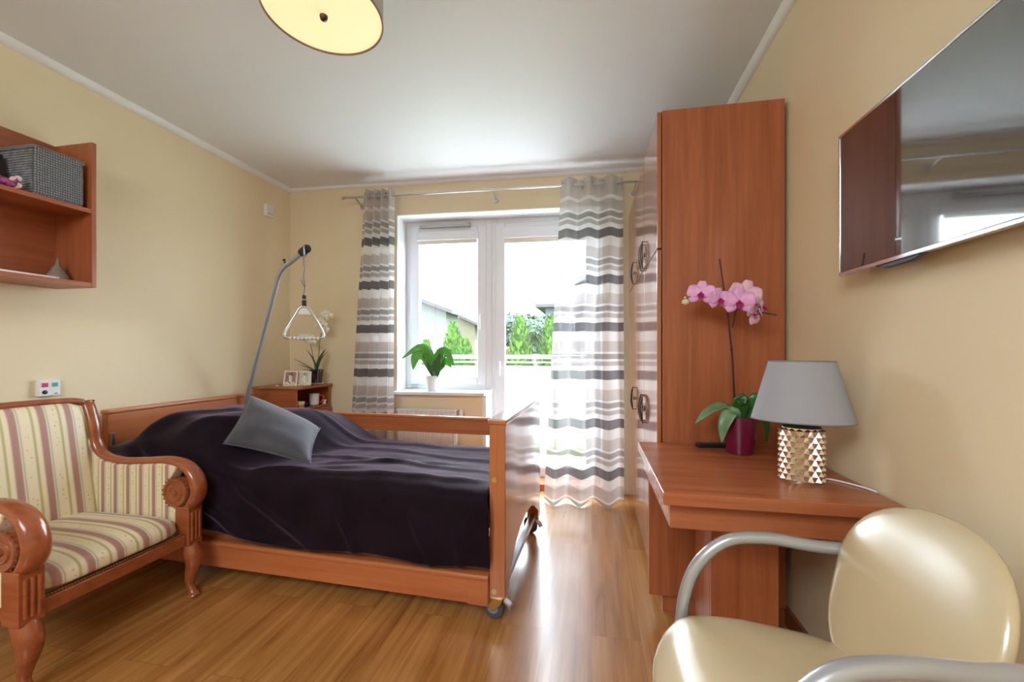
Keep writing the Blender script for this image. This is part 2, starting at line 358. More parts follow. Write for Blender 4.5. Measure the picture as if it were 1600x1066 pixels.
# cornice
b = B().prism([(XL, 2.563), (XL+.010, 2.563), (XL+.034, 2.59), (XL+.034, ZC), (XL, ZC)], 'XZ', YR, wy(XL)); struct('trim_2', b, M['white'])
b = B().prism([(XR, 2.563), (XR-.010, 2.563), (XR-.034, 2.59), (XR-.034, ZC), (XR, ZC)], 'XZ', YR, wy(XR)-.02); struct('trim_3', b, M['white'])
b = B().prism([(0, 2.575), (-.008, 2.575), (-.025, 2.59), (-.025, ZC), (0, ZC)], 'YZ', .0, 3.48); wl('trim_4', b, M['white'])
struct('baseboard_right', B().box(XR-.015, XR, YR, 3.4, 0, .075, .004), M['skirt'])
struct('baseboard_left', B().box(XL, XL+.015, YR, wy(XL), 0, .075, .004), M['skirt'])
wl('baseboard_back', B().box(.0, SL-.01, -.015, 0, 0, .075, .004), M['skirt'])

# window 1 (left, over parapet)
w1 = struct('window_1', loc=(O2[0], O2[1], 0), rotz=TH)
def ring(b, s0, s1, z0, z1, wd, d0, d1, bev=.004):
    b.box(s0, s0+wd, d0, d1, z0, z1, bev).box(s1-wd, s1, d0, d1, z0, z1, bev).box(s0+wd, s1-wd, d0, d1, z0, z0+wd, bev).box(s0+wd, s1-wd, d0, d1, z1-wd, z1, bev); return b
obj('window_frame', ring(B(), SL+.008, SM+.04, .80, HT-.008, .055, .20, .27), M['pvc'], w1)
sash = obj('sash', ring(B(), SL+.055, SM-.01, .84, HT-.06, .078, .185, .25, .008), M['pvc'], w1)
obj('pane', B().box(SL+.13, SM-.085, .215, .221, .915, HT-.135), M['glass'], w1)
obj('blind_cassette', B().box(SL+.118, SM-.075, .155, .19, 2.135, 2.215, .008), M['pvc'], w1)
obj('blind_hem', B().box(SL+.13, SM-.088, .17, .182, 2.105, 2.14, .003), M['blind'], w1)
b = B().prism([(.185, 2.248), (.150, 2.252), (.150, 2.272), (.185, 2.280)], 'YZ', SL+.15, SL+.60); b.box(SL+.585, SL+.612, .148, .188, 2.245, 2.285)
obj('air_vent', b, pm('grey vent plastic', (.48, .49, .52), .4), w1)
b = B().box(SM-.062, SM-.036, .172, .186, 1.40, 1.47, .004).tube([(SM-.049, .16, 1.46), (SM-.049, .155, 1.44), (SM-.049, .155, 1.34)], .009); obj('window_handle', b, M['wplastic'], w1)
b = B().box(SL+.05, SL+.12, .165, .185, .815, .835, .004).tube([(SL+.03, .16, .82), (SL+.10, .15, .83), (SL+.15, .16, .822)], .006).ball((SL+.04, .16, .822), .011); obj('hinge', b, M['steel'], w1)
obj('window_sill', B().box(SL-.035, SM+.03, -.07, .20, .775, .802, .006), M['white'], w1)
# door 1 (balcony door)
d1 = struct('door_1', loc=(O2[0], O2[1], 0), rotz=TH)
S0 = SM+.04
b = B().box(S0, S0+.05, .20, .27, 0, HT-.008, .004).box(SR-.058, SR-.008, .20, .27, 0, HT-.008, .004).box(S0+.05, SR-.058, .20, .27, HT-.07, HT-.008, .004)
obj('door_frame', b, M['pvc'], d1)
obj('door_sash', ring(B(), S0+.035, SR-.045, .055, HT-.05, .085, .185, .25, .008), M['pvc'], d1)
obj('pane', B().box(S0+.115, SR-.125, .215, .221, .13, HT-.13), M['glass'], d1)
obj('blind_cassette', B().box(S0+.10, SR-.11, .155, .19, 2.13, 2.225, .008), M['pvc'], d1)
obj('blind_hem', B().box(S0+.115, SR-.13, .17, .182, 2.09, 2.135, .003), M['blind'], d1)
b = B().box(S0+.062, S0+.088, .172, .186, .99, 1.06, .004).tube([(S0+.075, .16, 1.05), (S0+.075, .152, 1.03), (S0+.075, .152, .93)], .009); obj('door_handle', b, M['wplastic'], d1)
obj('threshold', B().box(SM+.03, SR, .0, .30, -.1, .05, .006), M['bedx'], d1)

# ------------------------------------------------------------------ radiator
def wthing(name, label, cat, s=0, dd=0, z=0, rot=0):
    x = O2[0]+s*math.cos(TH)-dd*math.sin(TH); y = O2[1]+s*math.sin(TH)+dd*math.cos(TH)
    return thing(name, label, cat, (x, y, z), TH+rot)
rad = wthing('panel_radiator', 'white ribbed panel radiator under the window sill behind the bed', 'radiator')
b = B(); n = 26
pts = []
for i in range(n):
    s0 = 1.06 + i*(.50/n); w_ = .50/n
    pts += [(s0+.1*w_, -.088), (s0+.28*w_, -.098), (s0+.72*w_, -.098), (s0+.9*w_, -.088)]
b.prism([(1.055, -.03), (1.565, -.03), (1.565, -.088)] + pts[::-1] + [(1.055, -.088)], 'XY', .13, .645); obj('panel', b, M['wplastic'], rad)
obj('top_grille', B().box(1.05, 1.57, -.10, -.02, .645, .66, .003), M['wplastic'], rad)
obj('thermostat_valve', B().tube([(1.57, -.06, .60), (1.60, -.06, .60)], .008).tube([(1.60, -.06, .60), (1.60, -.06, .66)], .017, 14), M['wplastic'], rad)
for s_ in (1.15, 1.45): obj('bracket', B().box(s_, s_+.02, -.03, 0, .2, .6), M['wplastic'], rad)

# ------------------------------------------------------------------ curtain rod and curtains
ROD = 2.44; RD = -.14
rod = wthing('curtain_rod', 'long thin steel curtain rod above the balcony door', 'curtain rod')
obj('rod', B().tube([(.60, RD, ROD), (3.03, RD, ROD+.005)], .009, 12), M['steel'], rod)
for s in (.60, 3.03): obj('end_cap', B().lathe([(.009, -.012), (.014, -.012), (.014, .012), (.006, .016)], (s, RD, ROD+(.005 if s > 2 else 0)), 14, axis='X'), M['steel'], rod)
for s in (.70, 1.885, 3.0):
    br = obj('wall_bracket', B().tube([(s, RD, ROD), (s, RD+.05, ROD-.008), (s, -.012, ROD-.035)], .006, 10), M['steel'], rod)
    obj('wall_plate', B().lathe([(.02, -.014), (.022, -.006), (.022, 0)], (s, 0, ROD-.035), 18, axis='Y'), M['steel'], br)

def curtain(label, st0, st1, sb0, sb1, dbot, nf, zb, ph, seed):
    c = wthing('curtain', label, 'curtain'); c['group'] = 'banded curtains at the window'
    def P(u, z):
        t = (2.50-z)/2.5; s = lerp(lerp(st0, sb0, t), lerp(st1, sb1, t), u + .012*math.sin(5*z+seed)*math.sin(PI*u))
        amp = lerp(.030, .055, t)*4/max(3.4, nf); d = RD + lerp(0, dbot, ss(.1, 1, t)) + amp*math.sin(2*PI*nf*u+ph+.35*math.sin(2.3*z+seed)) + .012*noise.noise((u*7, z*1.3, seed))
        s += .10*amp/nf*math.sin(4*PI*nf*u+2*ph)
        return (s, d, z)
    b = B(); b.grid(lambda u, v: P(u, lerp(zb + .012*math.sin(2*PI*nf*u+ph), 2.495, v)), 150, 60); obj('drape', b, M['curtain'], c)
    for k in range(2*nf):
        u = (k*PI-ph)/(2*PI*nf)
        if .02 < u < .98:
            s, d, z = P(u, ROD); ring_ = [(s+.004*math.cos(a), RD+.027*math.cos(a), ROD+.027*math.sin(a)) for a in [2*PI*i/20 for i in range(20)]]
            obj('eyelet', B().tube(ring_, .004, 8, closed=True), M['steel'], c)
    return c
curtain('narrow gathered banded grey and white sheer curtain left of the window', .775, 1.045, .655, 1.06, -.04, 4, .05, .4, 2.0)
curtain('wide banded grey and white sheer curtain in front of the balcony door by the wardrobe', 2.43, 2.905, 2.30, 2.90, -.13, 3, .012, 2.6, 5.0)

# ------------------------------------------------------------------ care bed (bed frame of reference)
BL = (-2.62, 1.80, 0); BR = -R(2.1)
bed = thing('care_bed', 'wooden adjustable care bed on castors standing with its headboard at the left wall', 'bed', BL, BR)
b = B().box(.0, .042, .0, .95, .13, .805, .006).box(-.004, .05, -.004, .954, .805, .828, .006); obj('headboard', b, M['bedy'], bed)
obj('rail_guide', B().box(.045, .052, .012, .030, .25, .70, .002), M['steel'], bed)
W = .93
FB = [(0, .10), (.075, .10), (.085, .16), (.20, .235), (.32, .275), (.46, .285), (.60, .275), (.72, .235), (.845, .16), (.855, .10), (W, .10), (W, .835), (0, .835)]
foot = obj('footboard', B().prism(FB, 'YZ', 2.192, 2.262, .004), M['bedz'], bed)
obj('top_cap', B().box(2.184, 2.268, -.006, W+.006, .835, .858, .005), M['bedz'], foot)
for z in (.60, .128): obj('bolt', B().lathe([(.012, -.004), (.012, -.001), (.006, 0)], (2.215, 0, z), 14, axis='Y'), M['zinc'], foot)
obj('cross_bar', B().box(2.21, 2.245, .08, W-.08, .10, .13, .003), M['steel'], bed)
# far guard rail, near folded rails, frame
b = B().prism([(.895, .60), (.92, .60), (.92, .69), (.93, .70), (.925, .712), (.888, .712), (.883, .70), (.895, .69)], 'YZ', .05, 2.192, .002); obj('guard_rail', b, M['bedx'], bed)
b = B().prism([(-.012, .072), (.016, .072), (.016, .20), (-.010, .20), (-.020, .192), (-.020, .178), (-.012, .168)], 'YZ', .052, 2.192, .002); lr = obj('lower_side_rail', b, M['bedx'], bed)
obj('rail_end_sleeve', B().box(2.10, 2.19, -.016, .02, .068, .185, .003), M['bedx'], lr)
obj('side_board', B().box(.06, 2.19, .034, .056, .188, .335, .003), M['bedx'], bed)
obj('side_board', B().box(.06, 2.19, .874, .895, .225, .335, .003), M['bedx'], bed)
b = B().box(.10, 2.18, .10, .14, .20, .25, .004).box(.10, 2.18, .80, .84, .20, .25, .004).box(.35, .39, .14, .80, .05, .10, .004).box(.9, .94, .14, .8, .20, .25).box(1.7, 1.74, .14, .80, .20, .25); b.box(.25, .9, .08, .12, .04, .07, .004); obj('chassis', b, M['steel'], bed)
obj('lift_motor', B().box(1.18, 1.42, .20, .30, .17, .29, .012), M['wplastic'], bed)
obj('mattress', B().box(.075, 2.17, .05, .885, .34, .535, .03, 3), pm('navy mattress cover', (.03, .035, .06), .7), bed)
def castor(x, y, rz, sw=.0):
    c = B()
    # wheel
    T = Matrix.Translation((x, y, 0)) @ Matrix.Rotation(rz, 4, 'Z')
    fork = B().box(-.028, .028, -.028, .028, .093, .10).prism([(-.03, .095), (.03, .095), (.038, .06), (.03, .042), (.012, .046), (-.016, .07)], 'XZ', -.022, -.018).prism([(-.03, .095), (.03, .095), (.038, .06), (.03, .042), (.012, .046), (-.016, .07)], 'XZ', .018, .022).xf(T)
    f = obj('castor', fork, M['zinc'], bed)
    obj('wheel', B().lathe([(.035, -.013), (.046, -.013), (.05, -.008), (.05, .008), (.046, .013), (.035, .013)], (.022, 0, .05), 28, axis='Y').xf(T), M['rubber'], f)
    obj('wheel_hub', B().lathe([(.008, -.016), (.012, -.014), (.034, -.0125), (.034, .0125), (.012, .014), (.008, .016)], (.022, 0, .05), 24, axis='Y').xf(T), M['gplastic'], f)
    obj('brake_pedal', B().prism([(-.03, .092), (-.055, .08), (-.066, .06), (-.060, .056), (-.048, .073), (-.03, .084)], 'XZ', -.014, .014).xf(T), M['steel'], f)
castor(2.226, .022, R(168)); castor(2.226, W-.05, R(150)); castor(.09, .12, R(20)); castor(.09, .80, R(20))

# lifting pole + grab handle
def pole_pts():
    return [(-2.523, 2.655, .10), (-2.523, 2.655, .70), (-2.50, 2.64, .80), (-2.06, 2.435, 1.63), (-2.025, 2.42, 1.675), (-1.98, 2.40, 1.70), (-1.76, 2.305, 1.775)]
pole = thing('lifting_pole', 'bent silver grey lifting pole rising from the head of the bed', 'pole', (-2.523, 2.655, .10))
obj('tube', B().tube(pole_pts(), .0165, 14), M['greytube'], pole, w=True)
obj('end_cap', B().tube([(-1.79, 2.318, 1.765), (-1.735, 2.293, 1.784)], .026, 16).tube([(-1.735, 2.293, 1.784), (-1.725, 2.289, 1.787)], .02, 16), M['black'], pole, w=True)
obj('stop_pin', B().tube([(-1.975, 2.40, 1.712), (-1.985, 2.40, 1.745)], .005, 8).ball((-1.985, 2.40, 1.745), .009), M['black'], pole, w=True)
gh = thing('grab_handle', 'silver triangular grab handle hanging on a strap from the lifting pole', 'handle', (-1.762, 2.302, 1.22), R(36))
tri = [(-.012, 0, .205), (-.030, 0, .19), (-.10, 0, .06), (-.112, 0, .03), (-.105, 0, .012), (-.085, 0, .007), (0, 0, .005), (.085, 0, .007), (.105, 0, .012), (.112, 0, .03), (.10, 0, .06), (.03, 0, .19), (.012, 0, .205)]
obj('triangle_bar', B().tube(tri, .0085, 12, closed=True), M['steel'], gh)
obj('gusset', B().prism([(-.045, .155), (.045, .155), (.018, .205), (-.018, .205)], 'XZ', -.004, .004, .001), M['steel'], gh)
g = B()
for k in range(8): g.ball((-.077+.022*k, 0, .0065), .0115, 10)
obj('grip', g, M['wplastic'], gh)
obj('clasp', B().box(-.013, .013, -.008, .008, .205, .245, .003).box(-.011, .011, -.009, .009, .252, .275, .003), M['black'], gh)
st = B().tube(bez([(-.006, 0, .27), (.004, 0, .33), (-.004, .002, .40), (.006, 0, .47), (-.012, .01, .52)], 6), .0075, 8, sec=(.25, 1.3)); st.tube(bez([(.006, 0, .27), (.008, 0, .36), (.004, 0, .44), (-.006, 0, .48), (.016, -.01, .53)], 6), .0075, 8, sec=(.25, 1.3)); st.tube(bez([(.0, .004, .33), (-.012, .004, .36), (-.018, .004, .375)], 5), .003, 6)
obj('strap', st, M['gplastic'], gh)
obj('strap_loop', B().tube([(0, .036*math.cos(a), .553+.034*math.sin(a)) for a in [2*PI*i/24 for i in range(24)]], .0055, 8, closed=True), M['steel'], gh)

# ------------------------------------------------------------------ blanket
def bl_top(x, y):
    y_ = max(0, min(.9, y)); x0 = .52 + .26*ss(0, .6, y_); x1 = 1.0 + .24*ss(0, .7, y_)
    S = ss(x1, x0, x); up = ss(.02, .34, x)
    ed = .62 + .38*ss(-.03, .12, y); ed *= 1 - .30*ss(.50, .93, y)
    z = .566 + S*ed*(.03 + .195*up)
    z -= .05*ss(.14, .02, x)*(1-.0)
    z += .008*math.sin(5*x+2*y) * ss(.1, .5, x)
    return z - .03*ss(.55, .93, y)*(1-S)
def bl_bot(x): return .232 + .05*ss(1.1, .4, x) + .006*math.sin(9*x)
def bl_pt(u, v):
    x = lerp(.105 + .19*ss(.50, .70, v), 2.1895 + .013*ss(.64, .72, v), u)
    if v < .10:
        t = v/.10; y = .868; z = lerp(bl_top(x, .86)-.10, bl_top(x, .86)-.01, t); y += .004
    elif v < .62:
        t = (v-.10)/.52; y = lerp(.868, -.005, t); z = bl_top(x, y)
    else:
        t = (v-.62)/.38; zt = bl_top(x, -.005); z = lerp(zt-.012, bl_bot(x), t); y = -.032 - .018*math.sin(PI*min(1, t*1.1))*.6 - .006*math.sin(13*x+2*t)*t
    return Vector((x, y, z))
NU, NV = 170, 110
G = [[bl_pt(i/NU, j/NV) for j in range(NV+1)] for i in range(NU+1)]
for it in range(5):
    H = [[p.copy() for p in r] for r in G]
    for i in range(NU+1):
        for j in range(1, NV): G[i][j] = H[i][j]*.4 + (H[i][j-1]+H[i][j+1])*.3
random.seed(3)
FOLDS = []      # soft ridge creases: (x0,y0,x1,y1,width,height) on the top
for x0, q0, x1, q1, w_, h_ in ((.75, -.1, 1.45, .12, .03, .012), (.95, .0, 2.1, .08, .02, .010), (1.0, .30, 2.15, .22, .018, .009), (1.1, .48, 2.18, .42, .022, .010), (.9, .62, 2.1, .66, .02, .012), (.55, .05, .9, .45, .03, .014), (.3, .0, .55, .35, .04, .015), (1.3, .18, 1.9, .33, .014, .008),
                                (.65, -.28, 1.5, -.42, .022, .010), (.95, -.10, 1.35, -.36, .02, .009), (1.5, -.2, 1.62, -.48, .016, .008), (1.85, -.15, 2.0, -.5, .015, .008), (2.05, -.2, 2.1, -.5, .012, .006), (.35, -.1, .75, -.30, .03, .012), (.25, -.2, .6, -.42, .025, .012)): FOLDS.append((x0, q0, x1, q1, w_, h_))
def fold_h(x, q):
    h = 0
    for x0, y0, x1, y1, w_, hh in FOLDS:
        dx, dy = x1-x0, y1-y0; l2 = dx*dx+dy*dy; t = ((x-x0)*dx+(q-y0)*dy)/l2
        k = ss(-.15, .1, t)*ss(1.15, .9, t)
        if k > 0:
            d = abs((x-x0)*dy-(q-y0)*dx)/math.sqrt(l2); d += .01*noise.noise((x*6, q*6, 1)); h += 1.35*hh*k*math.exp(-(d/w_)**2)
    return h
b = B()
V = []
for i in range(NU+1):
    row = []
    for j in range(NV+1):
        p = G[i][j]; v = j/NV
        a = G[min(NU, i+1)][j]-G[max(0, i-1)][j]; c = G[i][min(NV, j+1)]-G[i][max(0, j-1)]
        nrm = a.cross(c); nrm = -nrm.normalized() if nrm.length > 0 else Vector((0,0,1))
        q = p.y if v < .62 else -.03 - (bl_top(p.x, 0)-p.z)
        h = fold_h(p.x, q) + .008*noise.noise((p.x*3, q*5, .3)) + .004*noise.noise((p.x*9, q*12, 4.3))
        if nrm.dot(Vector((0, -.5, 1))) < 0: nrm = -nrm
        edge = min(1, (NU-i)/6)
        row.append(b.bm.verts.new(p + nrm*(h*edge if v < .62 else max(h, -.004)*edge)))
    V.append(row)
for i in range(NU):
    for j in range(NV): b._f([V[i][j], V[i+1][j], V[i+1][j+1], V[i][j+1]])
# head end falls to the mattress
E = [B] and []
for j in range(NV+1):
    p = V[0][j].co; E.append(b.bm.verts.new((.088+.012*abs(math.sin(j*.5)), p.y, max(.23, min(p.z-.03, .33 if p.y > .0 else p.z-.01)))))
for j in range(NV): b._f([E[j], V[0][j], V[0][j+1], E[j+1]])
bl = obj('blanket', b, M['velvet'], ang=180, solid=.006)
bl.location = BL; bl.rotation_euler = (0, 0, BR)
tag(bl, 'dark aubergine velour blanket spread over the care bed', 'blanket')

# cushion from its four corners (bed coordinates)
cu = thing('cushion', 'slate grey plush square cushion leaning on the dark blanket', 'cushion', BL, BR)
A_, B_, C_, D_ = Vector((.62, .35, .885)), Vector((1.055, .40, .70)), Vector((1.27, .05, .60)), Vector((.79, .02, .68))
b = B(); nC = 34
nrm = (B_-A_).cross(D_-A_).normalized()
if nrm.z < 0: nrm = -nrm
def cpt(u, v, sg):
    pu, pv = abs(2*u-1), abs(2*v-1)
    ins_u = .05*(1-pv**2)*0 ; k = .06
    uu = u + k*(.5-u)*2*(1-pv**2)*pu*0.5; vv = v + k*(.5-v)*2*(1-pu**2)*pv*0.5
    p = (A_*(1-uu)+B_*uu)*(1-vv) + (D_*(1-uu)+C_*uu)*vv
    t = (max(0, 1-pu**2.6)*max(0, 1-pv**2.6))**.5
    return p + nrm*((.075 if sg > 0 else -.035)*t + .005*noise.noise((u*4, v*4, sg))*t)
for sg in (1, -1): b.grid(lambda u, v: cpt(u, v, sg), nC, nC)
bmesh.ops.remove_doubles(b.bm, verts=b.bm.verts[:], dist=1e-4); bmesh.ops.recalc_face_normals(b.bm, faces=b.bm.faces[:])
cover = obj('cover', b, M['cushion'], cu, ang=180)
ed = [A_.lerp(B_, i/10) for i in range(10)]+[B_.lerp(C_, i/10) for i in range(10)]+[C_.lerp(D_, i/10) for i in range(10)]+[D_.lerp(A_, i/10) for i in range(10)]
def inset(p):
    c_ = (A_+B_+C_+D_)/4; return p
per = [cpt(i/nC, 0, 1) for i in range(nC)]+[cpt(1, i/nC, 1) for i in range(nC)]+[cpt(1-i/nC, 1, 1) for i in range(nC)]+[cpt(0, 1-i/nC, 1) for i in range(nC)]
obj('piping', B().tube(per, .0045, 6, closed=True), M['cushion'], cu)

# ------------------------------------------------------------------ bedside cabinet
ns = thing('bedside_cabinet', 'small cherry wood bedside cabinet with an open shelf in the far left corner', 'cabinet', (-2.45, 3.05, 0))
x0, x1, y0, y1 = -2.645, -2.25, 2.86, 3.285
b = B().box(x0, x1-.01, y0, y0+.018, .06, .842, .002).box(x0, x1-.01, y1-.018, y1, .06, .842, .002).box(x0, x0+.012, y0+.018, y1-.018, .06, .842).box(x0+.012, x1-.01, y0+.018, y1-.018, .06, .08).box(x0+.012, x1-.014, y0+.018, y1-.018, .672, .69).box(x0+.02, x1-.03, y0+.02, y1-.02, 0, .06)
obj('carcass', b, M['chx'], ns, w=True)
obj('top_panel', B().box(x0-.005, x1+.012, y0-.012, y1+.008, .842, .864, .005), M['chx'], ns, w=True)
dr = obj('drawer', B().box(x1-.012, x1+.006, y0+.004, y1-.004, .50, .668, .003), M['chy'], ns, w=True)
obj('knob', B().ball((x1+.018, 3.07, .585), .012).tube([(x1+.004, 3.07, .585), (x1+.015, 3.07, .585)], .005), M['bronze'], dr, w=True)
dr = obj('door', B().box(x1-.012, x1+.006, y0+.004, y1-.004, .07, .495, .003), M['chy'], ns, w=True)
obj('knob', B().ball((x1+.018, 2.92, .42), .012).tube([(x1+.004, 2.92, .42), (x1+.015, 2.92, .42)], .005), M['bronze'], dr, w=True)
def photo_mat(name, cols, sc=9):
    m, nt, p, o = nm(name); v = coords(nt, (sc, sc, sc)); n = N(nt, 'ShaderNodeTexNoise'); n.inputs['Scale'].default_value = 2; n.inputs['Detail'].default_value = 2; L(nt, v, n.inputs['Vector'])
    r = ramp(nt, [(.3+.4*i/(len(cols)-1), c) for i, c in enumerate(cols)]); L(nt, n.outputs['Fac'], r.inputs['Fac']); L(nt, r.outputs['Color'], p.inputs['Base Color']); p.inputs['Roughness'].default_value = .25; return m
def photo_frame(loc, rz, w, h, tilt, cols, name, label, seed):
    t = thing('photo_frame', label, 'picture frame', loc, rz, 'photo frames on the bedside cabinet')
    Mx = Matrix.Rotation(-tilt, 4, 'X')
    b = B().box(-w/2, w/2, -.006, .006, 0, .012, .002).box(-w/2, w/2, -.006, .006, h-.012, h, .002).box(-w/2, -w/2+.012, -.006, .006, .012, h-.012, .002).box(w/2-.012, w/2, -.006, .006, .012, h-.012, .002)
    for k in range(7): b.ball((-w/2+.015+k*(w-.03)/6, -.005, .018+.009*math.sin(k*1.7+seed)), .011, 8)
    obj('frame', b.xf(Mx), M['ivory'], t); obj('photograph', B().box(-w/2+.012, w/2-.012, -.001, .002, .012, h-.012).xf(Mx), photo_mat(name, cols), t)
    b = B().prism([(.006, .002), (.05, 0), (.052, .004), (.006, h*.7)], 'YZ', -.012, .012); obj('easel_back', b, M['ivory'], t)
photo_frame((-2.375, 2.935, .8645), R(12), .108, .125, R(12), [(.15, .03, .06), (.45, .25, .25), (.3, .08, .14)], 'portrait print', 'ivory photo frame with a plum portrait, the left one on the bedside cabinet', 0)
photo_frame((-2.295, 3.00, .8645), R(28), .10, .118, R(14), [(.10, .13, .03), (.40, .36, .20), (.25, .22, .15)], 'garden print', 'ivory photo frame with a green garden picture beside the glass pot', 2)
tag(obj('pebble', B().ball((0, 0, .006), .011, 10, (1.2, 1, .55)), M['wplastic']), 'small white trinket lying left of the photo frames on the bedside cabinet', 'ornament').location = (-2.46, 2.90, .8642)

# leaves, flowers -------------------------------------------------------------
def leaf(b, base, az, L_, wd, rise, droop, fold=.15, n=12, twist=0.0):
    """strap leaf starting at base, heading az, rising then drooping"""
    base = Vector(base); h = Vector((math.cos(az), math.sin(az), 0)); side = Vector((-math.sin(az), math.cos(az), 0))
    def P(u, v):
        t = u; r = L_*t*math.cos(rise*(1-.25*t)); z = L_*(math.sin(rise)*t - droop*t*t)
        w_ = wd*(math.sin(PI*min(1, (t*.92+.08))**.8))**.75 if t < .999 else .0005
        q = (v-.5)*2; sd = (side*math.cos(twist*t) + Vector((0,0,1))*math.sin(twist*t))
        return base + h*r + Vector((0,0,z)) + sd*(w_*q*.5) + Vector((0,0,1))*(fold*w_*abs(q)**1.5*.6)
    b.grid(P, n, 6); return b
def petal(b, c, X, Y, Nn, ang, ln, wd, cup=.2):
    """petal in plane X,Y around c"""
    d = X*math.cos(ang)+Y*math.sin(ang); s = Y*math.cos(ang)-X*math.sin(ang)
    def P(u, v):
        t = u; w_ = wd*math.sqrt(max(0, 1-((t-.55)/.56)**2))*min(1, .25+t*2.2); q = 2*v-1
        return c + d*(ln*t) + s*(w_*.5*q) + Nn*(cup*ln*(t*t-.3*t) - .12*w_*q*q)
    b.grid(P, 7, 6)
def flower(parent, c, face, size, mat, lipmat, roll=0, w=True):
    c = Vector(c); Nn = Vector(face).normalized(); X = Nn.cross(Vector((0,0,1))).normalized(); Y = X.cross(Nn)
    b = B(); a0 = PI/2+roll
    for a in (0, 2*PI*.34, -2*PI*.34): petal(b, c-Nn*.003, X, Y, Nn, a0+a, size*.52, size*.40, .12)
    for a in (PI*.43, -PI*.43): petal(b, c+Nn*.002, X, Y, Nn, a0+a, size*.54, size*.60, .15)
    f = obj('flower', b, mat, parent, w=w, ang=180, solid=.0012)
    b = B().ball(c+Nn*.010, size*.06, 8); petal(b, c+Nn*.006, X, Y, Nn, a0+PI, size*.26, size*.20, .9)
    for a in (.7, -.7): petal(b, c+Nn*.006, X, Y, Nn, a0+PI+a, size*.17, size*.12, 1.2)
    obj('lip', b, lipmat, f, w=w, ang=180)
    return f

# white orchid on the cabinet
PX, PY, PZ = -2.30, 3.16, .8645
t = thing('potted_orchid', 'white flowering orchid in a smoked glass pot on the bedside cabinet', 'plant', (PX, PY, PZ))
obj('saucer', B().lathe([(.048, 0), (.066, .008), (.066, .011), (.045, .006)], (0,0,0), 28), M['wplastic'], t)
obj('glass_pot', B().lathe([(.040, .008), (.055, .125), (.052, .125), (.038, .012)], (0,0,0), 28), M['potglass'], t)
obj('inner_pot', B().lathe([(.034, .014), (.046, .108), (.040, .104)], (0,0,0), 24), M['soil'], t)
for az, l, w_, ri, dr in ((R(205), .20, .04, .62, .02), (R(195), .17, .04, .50, .10), (R(70), .20, .05, 1.50, .02), (R(20), .185, .05, 1.42, .03), (R(235), .19, .045, 1.52, .02), (R(215), .11, .045, .35, .15)):
    obj('leaf', leaf(B(), (0, 0, .105), az, l, w_, ri, dr), M['leaf'], t, ang=180, solid=.0015)
sa = bez([(.01, 0, .10), (.02, 0, .25), (.035, .01, .42), (.06, .02, .55), (.085, .02, .585)], 8); sb = bez([(-.01, 0, .10), (-.03, .0, .22), (-.055, 0, .33), (-.085, .0, .385)], 8)
obj('stem', B().tube(sa, .0028, 6), M['stemg'], t); obj('stem', B().tube(sb, .0028, 6), M['stemg'], t)
for p in ((.085, -.005, .595), (.115, .0, .575), (.045, -.015, .53), (.075, -.02, .50), (.03, -.02, .49), (.085, -.01, .465), (-.055, -.015, .40), (-.095, -.01, .395), (-.03, -.02, .36), (-.125, -.005, .40)):
    flower(t, p, (.55+random.uniform(-.3, .3), -.75, random.uniform(-.1, .2)), .066, M['petalw'], M['bud'], random.uniform(-.4, .4), w=False)
# things on the cabinet's open shelf
t = thing('mug', 'white mug with a red handle on the open shelf of the bedside cabinet', 'mug', (-2.315, 3.15, .6905))
obj('cup', B().lathe([(.030, 0), (.036, .004), (.040, .095), (.037, .095), (.033, .008), (.001, .006)], (0,0,0), 28), M['ceramic'], t)
obj('handle', B().tube(bez([(.026, .028, .078), (.045, .045, .075), (.052, .052, .05), (.042, .042, .022), (.024, .026, .02)], 6), .006, 8), M['red'], t)
t = thing('storage_box', 'small cream box with an orange base at the front of the cabinet shelf', 'box', (-2.30, 2.94, .6905))
obj('lid', B().box(-.03, .03, -.035, .035, .028, .052, .004), M['ivory'], t); obj('base', B().box(-.028, .028, -.033, .033, 0, .028, .003), pm('orange card', (.62, .22, .07), .5), t)
tag(obj('pouch', B().ball((0, 0, .022), .03, 12, (.9, 1.25, .72)), pm('navy cloth', (.012, .014, .04), .7)), 'small navy pouch lying between the cream box and the mug', 'pouch').location = (-2.33, 3.045, .691)
tag(obj('cup', B().lathe([(.014, 0), (.018, .003), (.012, .012), (.020, .028), (.019, .036), (.015, .034)], (0,0,0), 20), M['ceramic']), 'tiny white cup to the right of the mug on the cabinet shelf', 'cup').location = (-2.275, 3.225, .6905)

# ------------------------------------------------------------------ sill plant
sp = wthing('potted_plant', 'broad leaved green plant in a white pot on the window sill', 'plant', 1.325, .04, .8022)
obj('pot', B().lathe([(.046, 0), (.050, .003), (.062, .118), (.066, .118), (.066, .132), (.058, .132), (.055, .115), (.002, .112)], (0,0,0), 32), M['ceramic'], sp)
obj('soil', B().lathe([(.055, .112), (.0565, .118), (.02, .121)], (0,0,0), 24), M['soil'], sp)
def blade(b, pts, wd, upv=(0,0,1), fold=.25):
    P_ = bez(pts, 8); n = len(P_)-1; 
    def P(u, v):
        i = min(n, int(round(u*n))); t = i/n; T = (P_[min(n, i+1)]-P_[max(0, i-1)]).normalized(); s = T.cross(Vector(upv)); s = s.normalized() if s.length > 1e-4 else Vector((1,0,0)); nn = s.cross(T)
        w_ = max(.0006, wd*math.sin(PI*(.04+.96*t)**.85)**.8) if t < .999 else .0006; q = 2*v-1
        return P_[i] + s*(w_*.5*q) + nn*(fold*w_*.5*abs(q)**1.6)
    b.grid(P, n, 6); return b
